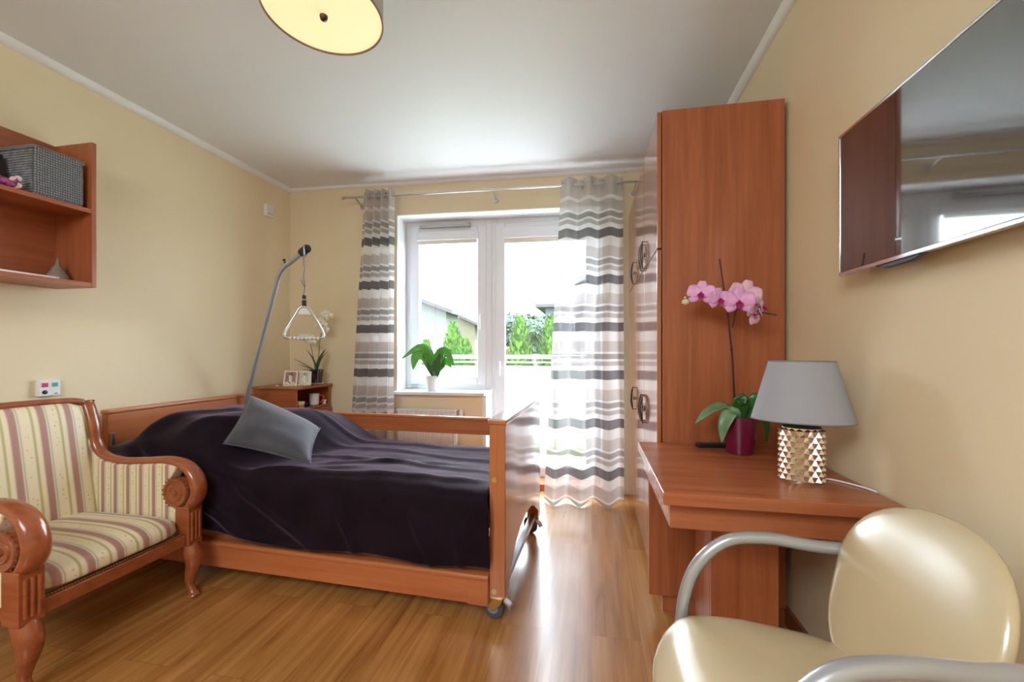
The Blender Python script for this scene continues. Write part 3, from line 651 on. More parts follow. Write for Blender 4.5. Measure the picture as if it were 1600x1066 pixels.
for pts, wd, m, up in (([(0,0,.13), (-.03,-.01,.30), (-.11,-.03,.375), (-.27,-.05,.275)], .085, 'leaf2', (.1,-1,.6)), ([(-.02,0,.16), (-.06,-.03,.32), (-.13,-.06,.29), (-.15,-.08,.185)], .125, 'leaf2', (-.3,-1,.2)),
                ([(0,0,.13), (-.005,-.01,.22), (-.03,0,.32), (-.045,.01,.385)], .085, 'leaf', (.3,-1,.2)), ([(0,0,.13), (.025,-.03,.16), (.055,-.05,.24), (.085,-.05,.33)], .105, 'leaf', (-.3,-1,.1)),
                ([(0,0,.13), (.05,.0,.29), (.12,-.02,.335), (.205,-.04,.215)], .095, 'leaf2', (.3,-1,.4)), ([(0,0,.13), (.04,.03,.25), (.09,.05,.33), (.15,.06,.35)], .08, 'leaf', (0,-1,.3)), ([(0,0,.13), (-.05,.03,.25), (-.14,.04,.33), (-.20,.02,.25)], .09, 'leaf', (0,-1,.3)), ([(0,0,.13), (.03,.03,.20), (.10,.04,.25), (.16,.02,.20)], .09, 'leaf2', (.2,-1,.3))):
    obj('leaf', blade(B(), pts, wd, up, .12), M[m], sp, ang=180, solid=.0015)
obj('stem', B().tube([(0, 0, .112), (.002, 0, .16)], [.012, .007], 10), M['stemg'], sp)

# ------------------------------------------------------------------ wardrobes
def hinge_door(parent, yy0, yy1, z0, z1, hz, hy, dirn):
    d = obj('door', B().box(.283, .302, yy0+.002, yy1-.002, z0, z1, .003), M['chd'], parent, w=True)
    b = B(); X = .270
    b.lathe([(.004, -.010), (.012, -.006), (.012, 0)], (.281, hy, hz), 12, axis='X')
    b.tube([(X, hy, hz+.075), (X-.006, hy+.006*dirn, hz+.05), (X-.012, hy, hz+.02), (X-.012, hy, hz-.02), (X-.006, hy+.006*dirn, hz-.05), (X, hy, hz-.075)], [.003, .006, .004, .006, .005, .003], 8)
    b.tube(bez([(X, hy, hz+.06), (X-.004, hy+.02*dirn, hz+.03), (X-.004, hy+.022*dirn, hz-.02), (X, hy, hz-.06)], 5), .003, 6)
    b.tube([(.284, hy, hz+.07), (X, hy, hz+.075)], .003, 6).tube([(.284, hy, hz-.07), (X, hy, hz-.075)], .003, 6)
    obj('handle', b, M['bronze'], d, w=True)
    b = B().tube([(.283, hy, hz-.03), (.262, hy, hz-.03)], .003, 6).box(.246, .264, hy-.002, hy+.002, hz-.042, hz-.02, .001)
    return d
def wardrobe(label, yy0, yy1, doors, top):
    t = thing('wardrobe', label, 'wardrobe', (.55, (yy0+yy1)/2, 0), 0, 'wardrobes along the right wall')
    b = B().box(.305, .795, yy0, yy0+.019, 0, top, .0015).box(.305, .795, yy1-.019, yy1, 0, top, .0015).box(.305, .79, yy0+.019, yy1-.019, top-.019, top).box(.305, .79, yy0+.019, yy1-.019, .07, .089).box(.782, .79, yy0+.019, yy1-.019, .089, top-.019).box(.33, .345, yy0+.019, yy1-.019, 0, .07).box(.31, .782, yy0+.019, yy1-.019, 1.59, 1.608)
    obj('carcass', b, M['chz'], t, w=True)
    for (a, c, hy, dn) in doors:
        hinge_door(t, a, c, 1.603, top-.003, 1.67, hy, dn); hinge_door(t, a, c, .075, 1.597, .83, hy, dn)
    return t
wardrobe('tall cherry wood wardrobe with four doors, standing behind the desk', 1.93, 2.86, ((1.93, 2.395, 2.36, -1), (2.395, 2.86, 2.43, 1)), 2.21)
wardrobe('narrow cherry wood wardrobe in the far right corner behind the banded curtain', 2.865, 3.40, ((2.865, 3.40, 2.90, 1),), 2.21)

# ------------------------------------------------------------------ desk
dk = thing('desk', 'cherry wood desk fixed between the wardrobe side and the right wall', 'desk', (.5, 1.6, 0))
obj('desk_top', B().box(.20, .80, 1.245, 1.927, .709, .745, .003), M['chx'], dk, w=True)
obj('apron', B().box(.225, .795, 1.29, 1.31, .628, .709, .002).box(.225, .244, 1.31, 1.925, .628, .709, .002), M['chx'], dk, w=True)
obj('pedestal', B().box(.40, .61, 1.525, 1.545, 0, .709, .002).box(.40, .419, 1.545, 1.75, 0, .709, .002).box(.591, .61, 1.545, 1.75, 0, .709, .002), M['chz'], dk, w=True)
obj('modesty_panel', B().box(.245, .79, 1.905, 1.925, .08, .709, .002), M['chz'], dk, w=True)

# table lamp (oval)
tl = thing('table_lamp', 'table lamp with a gold studded oval base and grey shade on the desk', 'lamp', (.638, 1.437, .745), R(-14))
b = B(); nA, nR = 16, 9; ax, ay, hh = .0545, .036, .168
def el(a, z, o=0): return Vector(((ax+o)*math.cos(a), (ay+o)*math.sin(a), z))
for j in range(nR+1):
    for i in range(nA):
        a = 2*PI*(i+.5*(j % 2))/nA; da = PI/nA; zc = .008 + (hh-.016)*j/nR; dz = (hh-.016)/nR
        zt, zb = min(hh-.002, zc+dz), max(.002, zc-dz)
        l, r_, tp, bt, ce = [b.bm.verts.new(p) for p in (el(a-da, zc), el(a+da, zc), el(a, zt), el(a, zb), el(a, zc, .0095))]
        for q in ((l, ce, tp), (tp, ce, r_), (r_, ce, bt), (bt, ce, l)): b._f(q)
bmesh.ops.recalc_face_normals(b.bm, faces=b.bm.faces[:])
obj('base', b, M['gold'], tl, ang=10)
obj('base_body', B().lathe([(.98, 0), (1, .003), (1, hh-.003), (.985, hh)], (0,0,0), 40, sx=ax-.0015, sy=ay-.0015), M['gold'], tl)
obj('base_cap', B().lathe([(.97, hh), (.9, hh+.004), (.25, hh+.007), (.25, hh+.03), (.2, hh+.03)], (0,0,0), 32, sx=ax, sy=ax*.8), M['darkgrey'], tl)
b = B().lathe([(1.0, .190), (.645, .372), (.635, .372), (.99, .190)], (0,0,0), 56, sx=.137, sy=.095, cap=False); sh = obj('lamp_shade', b, M['shade'], tl)
for z, k in ((.190, 1.002), (.372, .647)): obj('rim', B().tube([(.137*k*math.cos(a), .095*k*math.sin(a), z) for a in [2*PI*i/48 for i in range(48)]], .0018, 6, closed=True), M['gplastic'], sh)
obj('bulb_holder', B().lathe([(.012, hh+.03), (.016, hh+.035), (.016, hh+.07), (.006, hh+.075)], (0,0,0), 16).tube([(-.085, 0, .36), (.085, 0, .36)], .002, 6).tube([(0, 0, .235), (0, 0, .36)], .002, 6), M['wplastic'], tl)
obj('power_cord', B().tube(bez([(.685, 1.455, .750), (.73, 1.46, .7485), (.765, 1.42, .7485), (.785, 1.385, .7485), (.797, 1.36, .747)], 8), .0028, 8), M['wplastic'], tl, w=True)

# pink orchid
po = thing('potted_orchid', 'pink flowering orchid in a burgundy pot on the desk', 'plant', (.574, 1.787, .745))
obj('pot', B().lathe([(.042, 0), (.048, .003), (.057, .06), (.066, .146), (.061, .146), (.052, .06), (.002, .03)], (0,0,0), 40), M['pot'], po)
obj('soil', B().lathe([(.054, .12), (.056, .128), (.01, .132)], (0,0,0), 24), M['soil'], po)
for pts, wd, m, up in (([(-.01, -.01, .13), (-.06, -.02, .185), (-.12, -.03, .165), (-.175, -.035, .115)], .052, 'leafg', (0,-.4,1)), ([(-.01, -.02, .13), (-.045, -.05, .165), (-.075, -.065, .12), (-.085, -.065, .05)], .056, 'leafg', (-.6,-.8,.5)),
                   ([(0, -.01, .125), (-.01, -.02, .17), (-.005, -.04, .215), (.0, -.05, .20)], .065, 'leaf', (0,-1,.3)), ([(.01, 0, .13), (.035, -.01, .19), (.055, -.02, .225), (.09, -.02, .22)], .045, 'leaf', (0,-.7,.8)),
                   ([(.01, 0, .13), (.06, -.01, .16), (.088, -.012, .12), (.092, -.012, .04)], .05, 'leaf', (.6,-.8,.3)), ([(.01, .0, .13), (.05, .02, .16), (.085, .03, .15)], .045, 'leaf', (0,-.4,1))):
    obj('leaf', blade(B(), pts, wd, up), M[m], po, ang=180, solid=.002)
obj('stem', B().tube(bez([(.553, 1.785, .872), (.552, 1.783, .98), (.545, 1.78, 1.12), (.532, 1.778, 1.25), (.525, 1.776, 1.34)], 8), .0036, 8), M['stem'], po, w=True)
obj('stake', B().tube([(.562, 1.79, .87), (.549, 1.787, 1.10), (.528, 1.783, 1.30), (.498, 1.780, 1.515)], .0028, 8).ball((.541, 1.777, 1.155), .006, 8), M['stem'], po, w=True)
obj('stem', B().tube(bez([(.525, 1.776, 1.33), (.50, 1.772, 1.362), (.45, 1.77, 1.372), (.40, 1.768, 1.372), (.366, 1.768, 1.356)], 6), .0024, 6), M['stemg'], po, w=True)
obj('stem', B().tube(bez([(.545, 1.776, 1.24), (.558, 1.772, 1.31), (.59, 1.77, 1.335), (.64, 1.77, 1.302), (.70, 1.768, 1.287)], 6), .0024, 6), M['stem'], po, w=True)
obj('bud', B().ball((.368, 1.767, 1.345), .014, 10, (1.1, .8, .9)).ball((.366, 1.766, 1.362), .005, 8), M['bud'], po, w=True)
obj('bud', B().ball((.64, 1.766, 1.298), .010, 10).ball((.70, 1.768, 1.287), .005, 8).ball((.684, 1.768, 1.292), .004, 8), M['stemg'], po, w=True)
for c_, fc, sz, mm, ro in (((.424, 1.756, 1.376), (-.30, -1, .05), .096, 'petal', .1), ((.487, 1.742, 1.350), (.25, -1, .0), .086, 'petal', -.05), ((.588, 1.770, 1.372), (-.1, -1, .15), .108, 'petalp', .3), ((.556, 1.738, 1.338), (-.15, -1, -.05), .104, 'petal', 0), ((.612, 1.752, 1.290), (.7, -.8, -.2), .078, 'petalp', .8), ((.642, 1.758, 1.318), (.9, -.5, .2), .080, 'petalp', -.4)):
    flower(po, c_, fc, sz, M[mm], M['lip'], ro)
t = thing('remote_control', 'black remote control lying behind the burgundy pot on the desk', 'remote', (.505, 1.875, .745), R(10))
obj('case', B().box(-.075, .045, -.02, .02, 0, .017, .006, 3), M['black'], t); k = B()
for i in range(5):
    for j in range(2): k.box(-.062+.02*i, -.05+.02*i, -.012+.014*j, -.004+.014*j, .017, .0185)
obj('keypad', k, M['rubber'], t)

# ------------------------------------------------------------------ television
tv = thing('television', 'flat television with a thin silver frame mounted on the right wall', 'television', (.80, 1.09, 1.38))
ty0, ty1, tz0, tz1 = .70, 1.455, 1.377, 1.811
obj('screen', B().box(.7505, .756, ty0+.008, ty1-.008, tz0+.012, tz1-.008), pm('black glass screen', (.006, .005, .006), .035, spec=1.0, coat=1.0, ior=1.9), tv, w=True)
b = B().box(.748, .764, ty0, ty1, tz0, tz0+.012, .002).box(.748, .764, ty0, ty1, tz1-.008, tz1, .002).box(.748, .764, ty0, ty0+.008, tz0+.012, tz1-.008, .002).box(.748, .764, ty1-.008, ty1, tz0+.012, tz1-.008, .002); obj('bezel', b, M['chrome'], tv, w=True)
obj('back_housing', B().box(.757, .778, ty0+.012, ty1-.012, tz0+.012, tz1-.012, .006), M['black'], tv, w=True)
obj('sensor_bump', B().prism([(1.12, tz0), (1.16, tz0-.012), (1.25, tz0-.012), (1.29, tz0)], 'YZ', .75, .764, .002), M['black'], tv, w=True)
obj('wall_mount', B().box(.778, .81, .95, 1.20, 1.50, 1.68, .004), M['black'], tv, w=True)

# ------------------------------------------------------------------ leather armchair on steel tubes
ch = thing('armchair', 'cream leather armchair on silver steel tubes in front of the desk', 'chair', (.40, .93, 0))
def seat_out(a):
    c, s = math.cos(a), math.sin(a); p = 3.4; k = (abs(c)**p+abs(s)**p)**(-1/p)
    x, y = k*c*.235, k*s*.225; y *= 1 - .20*(x/.235 if x > 0 else x/.235*.12); return x, y
def seat_pl(x, y, n):
    f = ss(-.10, -.235, x); return (.37+x, .925+y*1.0+.02*x, .445+n - .050*f*f + .10*y*y*2 + .012*ss(.05, .23, x))
obj('seat', B().pad(seat_out, .034, .030, seat_pl, p=3.2), M['leather'], ch, w=True, ang=180)
def back_out(a):
    c, s = math.cos(a), math.sin(a); p = 2.35 if s > 0 else 3.2; k = (abs(c)**p+abs(s)**p)**(-1/p)
    x, y = k*c*.192, k*s*.185; y *= 1 if y > 0 else 1.12; x *= 1 + .05*(y/.185); return x, y
def back_pl(x, y, n):
    return (.642 + .33*y + .5*y*y*(1 if y > 0 else -.6) - n*.94 - .55*x*x - .085*x, 0.978 + x*1.0 + .15*y, .632 + y*.94 + .33*n)
obj('backrest', B().pad(back_out, .030, .022, back_pl, p=2.8), M['leather'], ch, w=True, ang=180)
def arm(yf, yb, dz):
    far = bez([(x_, y_, z_+(dz if z_ > .5 else 0)) for x_, y_, z_ in [(.24, yf, .015), (.24, yf, .25), (.232, yf, .44), (.262, yf, .57), (.335, yf+(yb-yf)*.2, .650), (.43, yf+(yb-yf)*.4, .668), (.55, yf+(yb-yf)*.75, .655), (.655, yb, .645), (.695, yb, .60), (.70, yb, .45), (.735, yb, .015)]], 7)
    a_ = obj('arm_frame', B().tube(far, .0155, 14), M['greytube'], ch, w=True)
    for q in (.24, .735): obj('foot_cap', B().lathe([(.018, 0), (.019, .004), (.017, .028)], (q, yf if q < .5 else yb, 0), 16), M['black'], a_, w=True)
arm(1.165, 1.185, 0); arm(.665, .745, .022)
obj('seat_frame', B().tube([(.24, .665, .40), (.24, 1.165, .40)], .011, 10).tube([(.66, .745, .41), (.66, 1.185, .41)], .011, 10).tube([(.20, .80, .40), (.66, .85, .41)], .010, 8).tube([(.20, 1.03, .40), (.66, 1.05, .41)], .010, 8).tube([(.66, 1.185, .41), (.70, 1.185, .41)], .011).tube([(.66, .745, .41), (.70, .745, .41)], .011), M['greytube'], ch, w=True)
for y_ in (.775, 1.155): obj('back_clamp', B().tube([(.69, .745 if y_ < 1 else 1.185, .60), (.662, y_, .60)], .012, 10), M['black'], ch, w=True)

# ------------------------------------------------------------------ striped armchair with scroll arms (local: faces +x)
sf = thing('armchair', 'antique armchair with striped satin upholstery and carved scroll arms by the left wall', 'chair', (-2.15, 1.345, 0))
ms_y = stripe_mat('striped satin across y', 'Y', .012); ms_x = stripe_mat('striped satin across x', 'X', .03, .075)
YF, YN = 1.635, 1.055        # arm planes
for yc in (YF, YN):
    path = bez([(-2.47, .895), (-2.452, .86), (-2.425, .78), (-2.405, .69), (-2.355, .635), (-2.24, .618), (-2.10, .628), (-1.97, .640), (-1.875, .625), (-1.815, .575), (-1.80, .50), (-1.825, .435), (-1.88, .405), (-1.94, .425), (-1.962, .475), (-1.93, .515)] if False else [(x_, z_, 0) for x_, z_ in [(-2.47, .895), (-2.452, .86), (-2.425, .78), (-2.405, .69), (-2.355, .635), (-2.24, .615), (-2.10, .622), (-1.97, .630), (-1.88, .612), (-1.825, .565), (-1.805, .50), (-1.825, .445), (-1.865, .415)]], 7)
    pts = [(p[0], yc, p[1]) for p in path]; n = len(pts)
    rr = [.021+.010*ss(.45, .8, i/n)-.008*ss(.9, 1, i/n) for i in range(n)]; rr[0] = .026
    ar = obj('arm_rail', B().tube(pts, rr, 16, sec=(.82, 1.25), up=(0,0,1)), M['var'], sf, w=True)
    half = [(.062, .036), (.052, .036), (.050, .032), (.040, .032), (.037, .037), (.027, .037), (.024, .033), (.014, .033), (.012, .039), (.003, .041)]
    vb = B().lathe([(r_, -z_) for r_, z_ in half[::-1]] + [(.066, -.030), (.066, .030)] + half, (-1.905, yc, .487), 36, axis='Y')
    obj('scroll', vb, M['var'], ar, w=True)
    # fluted post between the scroll and the leg
    b = B().box(-1.90, -1.825, yc-.035, yc+.035, .245, .425, .004)
    for k in (-.018, 0, .018): b.tube([(-1.824, yc+k, .27), (-1.824, yc+k, .40)], .006, 8)
    obj('post', b, M['var'], ar, w=True)
    # upholstered arm panel below the rail
    up = [(p[0], p[1]) for p in path if p[0] < -1.90 and p[1] < .75]
    poly = [(x_, z_-.012) for x_, z_ in up] + [(-1.90, .60), (-1.93, .56), (-1.975, .50), (-1.955, .43), (-1.90, .40), (-1.90, .30), (-2.42, .30)]
    poly = [p for i, p in enumerate(poly) if i == 0 or (abs(p[0]-poly[i-1][0])+abs(p[1]-poly[i-1][1])) > .004]
    obj('arm_panel', B().prism(poly, 'XZ', yc-.03, yc+.03, .008), ms_x, sf, w=True)
    # beads along the scroll
    bd = B()
    for s_ in (-1, 1):
        for k in range(18):
            a = R(-60)+R(290)*k/17
            bd.ball((-1.905-.071*math.cos(a)*1.0, yc+s_*.032, .487+.071*math.sin(a)), .0034, 6)
    obj('nail_trim', bd, M['nail'], sf, w=True)
    # cabriole front leg
    lg = bez([(-1.862, yc, .25), (-1.842, yc, .205), (-1.835, yc, .16), (-1.852, yc, .10), (-1.858, yc, .055), (-1.842, yc, .022), (-1.835, yc, .0)], 6); nl = len(lg)
    obj('leg', B().tube(lg, [.035 + .003*math.exp(-((i/nl-.18)/.12)**2) - .019*ss(.2, .72, i/nl) + .012*ss(.78, .95, i/nl) for i in range(nl)], 16, up=(1,0,0)), M['var'], sf, w=True)
    obj('leg', B().tube(bez([(-2.46, yc, .30), (-2.47, yc, .2), (-2.50, yc, .0)], 6), [.026]*13 if False else .024, 12), M['var'], sf, w=True)
b = B().box(-1.888, -1.838, YN+.035, YF-.035, .247, .30, .006).box(-2.45, -1.9, YN-.02, YN+.02, .247, .30, .004).box(-2.45, -1.9, YF-.02, YF+.02, .247, .30, .004).box(-2.47, -2.43, YN+.02, YF-.02, .247, .30); obj('seat_rail', b, M['var'], sf, w=True)
def seat2(x, y, n): return (-2.135+x, 1.345+y, .325+n)
def so(a):
    c, s = math.cos(a), math.sin(a); p = 7; k = (abs(c)**p+abs(s)**p)**(-1/p); return k*c*.29, k*s*.262
obj('seat', B().pad(so, .085, .028, seat2, p=3.0, nt=64), ms_y, sf, w=True, ang=180)
def bk(x, y, n): return (-2.425 + .0 - .16*y + n, 1.345+x, .60+y)
def bo(a):
    c, s = math.cos(a), math.sin(a); p = 11; k = (abs(c)**p+abs(s)**p)**(-1/p); x, y = k*c*.270, k*s*.285; y *= 1.065 if y > 0 else 1; return x*(1-.04*(y/.285)), y
obj('backrest', B().pad(bo, .045, .03, bk, p=4, nt=64), ms_y, sf, w=True, ang=180)
b = B().tube(bez([(-2.472, 1.075, .895), (-2.474, 1.12, .905), (-2.475, 1.25, .91), (-2.475, 1.345, .911), (-2.475, 1.45, .91), (-2.474, 1.57, .905), (-2.472, 1.615, .895)], 6), .017, 12, sec=(1, 1.3), up=(0,0,1)); obj('crest_rail', b, M['var'], sf, w=True)
bd = B()
for k in range(52): bd.ball((-1.846, YN+.045+(YF-YN-.09)*k/51, .306), .0042, 6)
obj('nail_trim', bd, M['nail'], sf, w=True)

# ------------------------------------------------------------------ wall shelf and its things
sh_ = thing('wall_shelf', 'open cherry wood wall shelf with two compartments on the left wall', 'shelf', (XL, 1.2, 1.46))
obj('side_panel', B().box(-2.668, -2.42, 1.622, 1.642, 1.462, 2.178, .0015), M['chz'], sh_, w=True)
obj('side_panel', B().box(-2.668, -2.42, .70, .72, 1.462, 2.178, .0015), M['chz'], sh_, w=True)
obj('back_panel', B().box(-2.668, -2.656, .72, 1.622, 1.462, 2.178), M['chy'], sh_, w=True)
obj('shelf', B().box(-2.656, -2.422, .72, 1.622, 1.825, 1.846, .001), M['chy'], sh_, w=True)
obj('shelf', B().box(-2.656, -2.422, .72, 1.622, 1.462, 1.484, .001), M['chy'], sh_, w=True)
bk_ = thing('storage_basket', 'grey woven storage basket on the upper level of the wall shelf', 'basket', (-2.535, 1.505, 1.8465))
b = B().box(-.105, .105, -.095, .095, 0, .215, .016, 4); obj('body', b, M['basket'], bk_)
ring_ = [(sx*.101, sy*.091, .215) for sx, sy in ((-1,-1), (1,-1), (1,1), (-1,1))]
b = B().box(-.108, .108, -.098, .098, .205, .222, .008, 3); obj('rim', b, M['basket'], bk_)
pf = thing('photo_frame', 'dark framed picture leaning on the upper shelf left of the basket', 'picture frame', (-2.56, 1.315, 1.8465), R(75))
Mx = Matrix.Rotation(R(-14), 4, 'X')
obj('frame', B().box(-.07, .07, -.006, .006, 0, .018, .002).box(-.07, .07, -.006, .006, .162, .18, .002).box(-.07, -.052, -.006, .006, .018, .162).box(.052, .07, -.006, .006, .018, .162).xf(Mx), M['black'], pf)
obj('photograph', B().box(-.052, .052, -.002, .003, .018, .162).xf(Mx), photo_mat('pale green print', [(.25, .38, .33), (.5, .6, .55)]), pf)
fl = thing('figurine', 'small pink and purple porcelain flower figurine beside the basket', 'ornament', (-2.455, 1.335, 1.8465))
b = B()
for k in range(9): b.ball((.013*math.cos(k*2.4)*1.4, .018*math.sin(k*2.4)*1.4, .018+.006*(k % 4)), .015, 8)
obj('blossoms', b, pm('purple porcelain', (.30, .05, .20), .3, noise_s=30, noise_c=.6), fl); b = B()
for k in range(5): b.ball((.012, .020+.012*math.sin(k*2), .010+.010*k), .013, 8)
obj('pale_petals', b, pm('pale pink porcelain', (.75, .52, .55), .3), fl)
mg = thing('magazine', 'thin magazine lying flat on the bottom of the wall shelf', 'magazine', (-2.51, 1.345, 1.4842), R(3))
obj('pages', B().box(-.075, .075, -.16, .16, 0, .007, .001), M['wplastic'], mg); obj('cover', B().box(-.077, .077, -.162, .162, .007, .0085), M['paper'], mg)
tag(obj('decorative_cone', B().lathe([(.040, 0), (.044, .01), (.043, .022), (.037, .026), (.036, .036), (.031, .040), (.029, .050), (.023, .054), (.021, .066), (.013, .074), (.008, .085), (.006, .098), (.003, .115)], (0,0,0), 20), M['sisal']), 'grey brown ribbed cone ornament with a pointed tip behind the magazine', 'ornament').location = (-2.60, 1.50, 1.4845)
o = bpy.data.objects['decorative_cone']; o.location = (-2.55, 1.568, 1.4845)

# call panel, thermostat
cp = thing('call_panel', 'small white nurse call panel with coloured buttons on the left wall', 'switch panel', (XL, 1.595, .925))
obj('housing', B().box(0, .026, -.043, .043, 0, .082, .004), M['wplastic'], cp)
obj('red_button', B().box(.026, .029, -.031, -.007, .045, .066, .001).ball((.029, -.019, .058), .006, 8, (.3, 1, 1)), pm('red button', (.62, .06, .16), .4), cp)
obj('green_button', B().box(.026, .029, .009, .031, .045, .066, .001).prism([(.012, .05), (.029, .05), (.02, .062)], 'YZ', .029, .030), pm('green button', (.10, .42, .30), .4), cp)
obj('black_socket', B().lathe([(.010, 0), (.010, .003), (.005, .004)], (.026, -.019, .020), 18, axis='X'), M['black'], cp)
obj('indicator', B().box(.026, .0275, .018, .031, .008, .014), M['gplastic'], cp)
th = thing('room_thermostat', 'small white sensor box high on the left wall near the window corner', 'thermostat', (XL-.002, 3.035, 2.27))
obj('housing', B().box(0, .03, -.04, .04, 0, .10, .006), M['wplastic'], th); obj('cover_line', B().box(.03, .0312, -.03, .03, .02, .024), M['gplastic'], th)

# ------------------------------------------------------------------ ceiling lamp
cl = thing('ceiling_lamp', 'round drum ceiling lamp with a glowing cream diffuser', 'lamp', (-.943, 1.335, 2.35))
obj('lamp_shade', B().lathe([(.203, .0), (.203, .17), (.199, .17), (.199, .004)], (0,0,0), 64, cap=False), pm('grey beige shade fabric', (.55, .53, .50), .8), cl)
obj('shade_rim', B().lathe([(.199, .0), (.2045, .0), (.2045, .005), (.199, .005)], (0,0,0), 64, cap=False), pm('brown rim', (.32, .24, .17), .5), cl)
DIFF = emis('glowing diffuser', (1.0, .80, .48), .34); obj('diffuser', B().lathe([(.0005, -.001), (.1, .002), (.199, .006), (.199, .010), (.0005, .006)], (0,0,0), 64, cap=False), DIFF, cl)
obj('finial', B().lathe([(.004, -.020), (.011, -.016), (.014, -.006), (.014, -.002), (.006, -.001)], (0,0,0), 20), M['bronze'], cl)
obj('canopy', B().lathe([(.06, .25), (.06, .235), (.05, .225), (.008, .222), (.008, .006)], (0,0,0), 28), M['chrome'], cl)

# ------------------------------------------------------------------ outside: balcony, garden, houses
GZ = -.35
struct('ground', B().box(-80, 60, 3.66, 140, GZ-.2, GZ), pm('lawn', (.035, .10, .013), .9, noise_s=1.5, noise_c=.3))
struct('balcony_floor', B().box(-3.6, 1.8, 3.79, 4.66, GZ, -.02), pm('pale balcony tiles', (.80, .81, .83), .6))
rl = thing('balcony_railing', 'balcony railing with frosted white panels and a pale top rail outside the door', 'railing', (-1.0, 4.9, 0))
obj('top_rail', B().tube([(-3.4, 4.9, 1.075), (1.6, 4.9, 1.075)], .024, 14).tube([(-3.4, 4.9, 1.01), (1.6, 4.9, 1.01)], .008, 8), M['chrome'], rl, w=True)
pg = pm('dark green post', (.05, .12, .08), .4)
for x in (-3.3, -1.86, -.42, 1.02): obj('post', B().box(x-.018, x+.018, 4.88, 4.92, GZ+.001, 1.06, .003).box(x-.03, x+.03, 4.872, 4.88, .85, .90, .003), pg, rl, w=True)
for x in (-3.3, -1.86, -.42): obj('panel', B().box(x+.03, x+1.41, 4.894, 4.906, .02, .965, .002), M['frost'], rl, w=True)

def thuja(x, y, r, h, m, label, seed, group=None):
    random.seed(seed); b = B(); t = thing('thuja', label, 'shrub', (x, y, GZ), 0, 'thujas beyond the balcony')
    def rad_(q): return r*(1-.10*q)*(max(0, 1-q**2.6))**.75*(.75+.25*ss(0, .15, q))
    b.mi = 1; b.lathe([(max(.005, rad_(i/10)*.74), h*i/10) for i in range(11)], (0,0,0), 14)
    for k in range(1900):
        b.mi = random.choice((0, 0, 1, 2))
        q = random.random()**.9; a = random.uniform(0, 2*PI); rr = rad_(q)*random.uniform(.68, 1.06); z = q*h*.97
        d = Vector((math.cos(a)*.45, math.sin(a)*.45, 1)).normalized(); s = Vector((-math.sin(a), math.cos(a), 0))*random.uniform(.025, .05); p = Vector((rr*math.cos(a), rr*math.sin(a), z)); l = random.uniform(.12, .24)
        v = [b.bm.verts.new(p-s*.6), b.bm.verts.new(p+s*.6), b.bm.verts.new(p+d*l*.6+s), b.bm.verts.new(p+d*l), b.bm.verts.new(p+d*l*.6-s)]; b._f(v)
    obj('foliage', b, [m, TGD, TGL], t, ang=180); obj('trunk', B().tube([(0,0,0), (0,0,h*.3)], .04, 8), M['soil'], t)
TGD = pm('thuja shade green', (.012, .04, .006), .9); TGL = pm('thuja tip green', (.075, .16, .02), .8)  # dark core colour stands in for shade inside the foliage; also on random tufts
TG = pm('thuja green', (.030, .085, .012), .8, noise_s=9, noise_c=.6); TG2 = pm('thuja light green', (.042, .11, .016), .8, noise_s=9, noise_c=.6)
def gx(u, y): xx = (u-800)/650; return y*(-math.sin(YAW)+xx*math.cos(YAW))/(math.cos(YAW)+xx*math.sin(YAW))
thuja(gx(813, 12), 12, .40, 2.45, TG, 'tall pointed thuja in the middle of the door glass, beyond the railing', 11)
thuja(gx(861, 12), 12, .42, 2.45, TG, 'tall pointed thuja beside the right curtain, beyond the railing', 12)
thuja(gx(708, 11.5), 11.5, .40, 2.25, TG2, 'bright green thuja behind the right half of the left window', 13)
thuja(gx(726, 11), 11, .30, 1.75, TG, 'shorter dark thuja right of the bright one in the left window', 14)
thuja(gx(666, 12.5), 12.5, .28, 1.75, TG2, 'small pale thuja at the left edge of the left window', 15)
def bush(name, label, cat, x, y, rx, rz, z0, m, seed, n=1100, leafs=.12, trunk=True):
    random.seed(seed); t = thing(name, label, cat, (x, y, GZ)); b = B()
    cs = [(Vector((random.uniform(-.55, .55)*rx, random.uniform(-.4, .4)*rx, z0+rz*random.uniform(.35, 1.4))), random.uniform(.4, .62)) for _ in range(9)]
    for c, k in cs: b.ball(c, 1, 10, (rx*k*.85, rx*k*.85, rz*k*.85))
    for i in range(n):
        c, k = random.choice(cs); d = Vector((random.gauss(0,1), random.gauss(0,1), random.gauss(0,1))).normalized(); p = c+Vector((d.x*rx*k, d.y*rx*k, d.z*rz*k)); s = Vector((random.gauss(0,1), random.gauss(0,1), random.gauss(0,1))).normalized(); u = d.cross(s).normalized()
        l = leafs*random.uniform(.6, 1.3); b._f([b.bm.verts.new(p-s*l*.5), b.bm.verts.new(p+u*l*.4), b.bm.verts.new(p+s*l), b.bm.verts.new(p-u*l*.4)])
    obj('foliage', b, m, t)
    if trunk: obj('trunk', B().tube([(0, 0, 0), (0, 0, z0+rz*.6)], max(.04, rx*.07), 8), M['soil'], t)
    return t
YB = pm('yellow green leaves', (.065, .08, .016), .8, noise_s=3, noise_c=.3); FG = pm('blue green leaves', (.02, .043, .035), .85, noise_s=1, noise_c=.3); FG2 = pm('grey green leaves', (.026, .054, .032), .85, noise_s=1, noise_c=.3)
bush('garden_bush', 'yellow green bush left of the middle thuja in the door glass', 'bush', gx(792, 14), 14, .55, .75, .25, YB, 21)
bush('garden_bush', 'yellowish low bush at the right edge of the left window', 'bush', gx(735, 13), 13, .55, .5, .2, YB, 22)
bush('garden_bush', 'low green bush between the two tall thujas', 'bush', gx(838, 13), 13, .4, .42, .1, TG, 23)
bush('tree', 'blue green tree far behind the yellow bush', 'tree', gx(792, 46), 46, 3.2, 2.3, 1.2, FG, 24, 1500, .5)
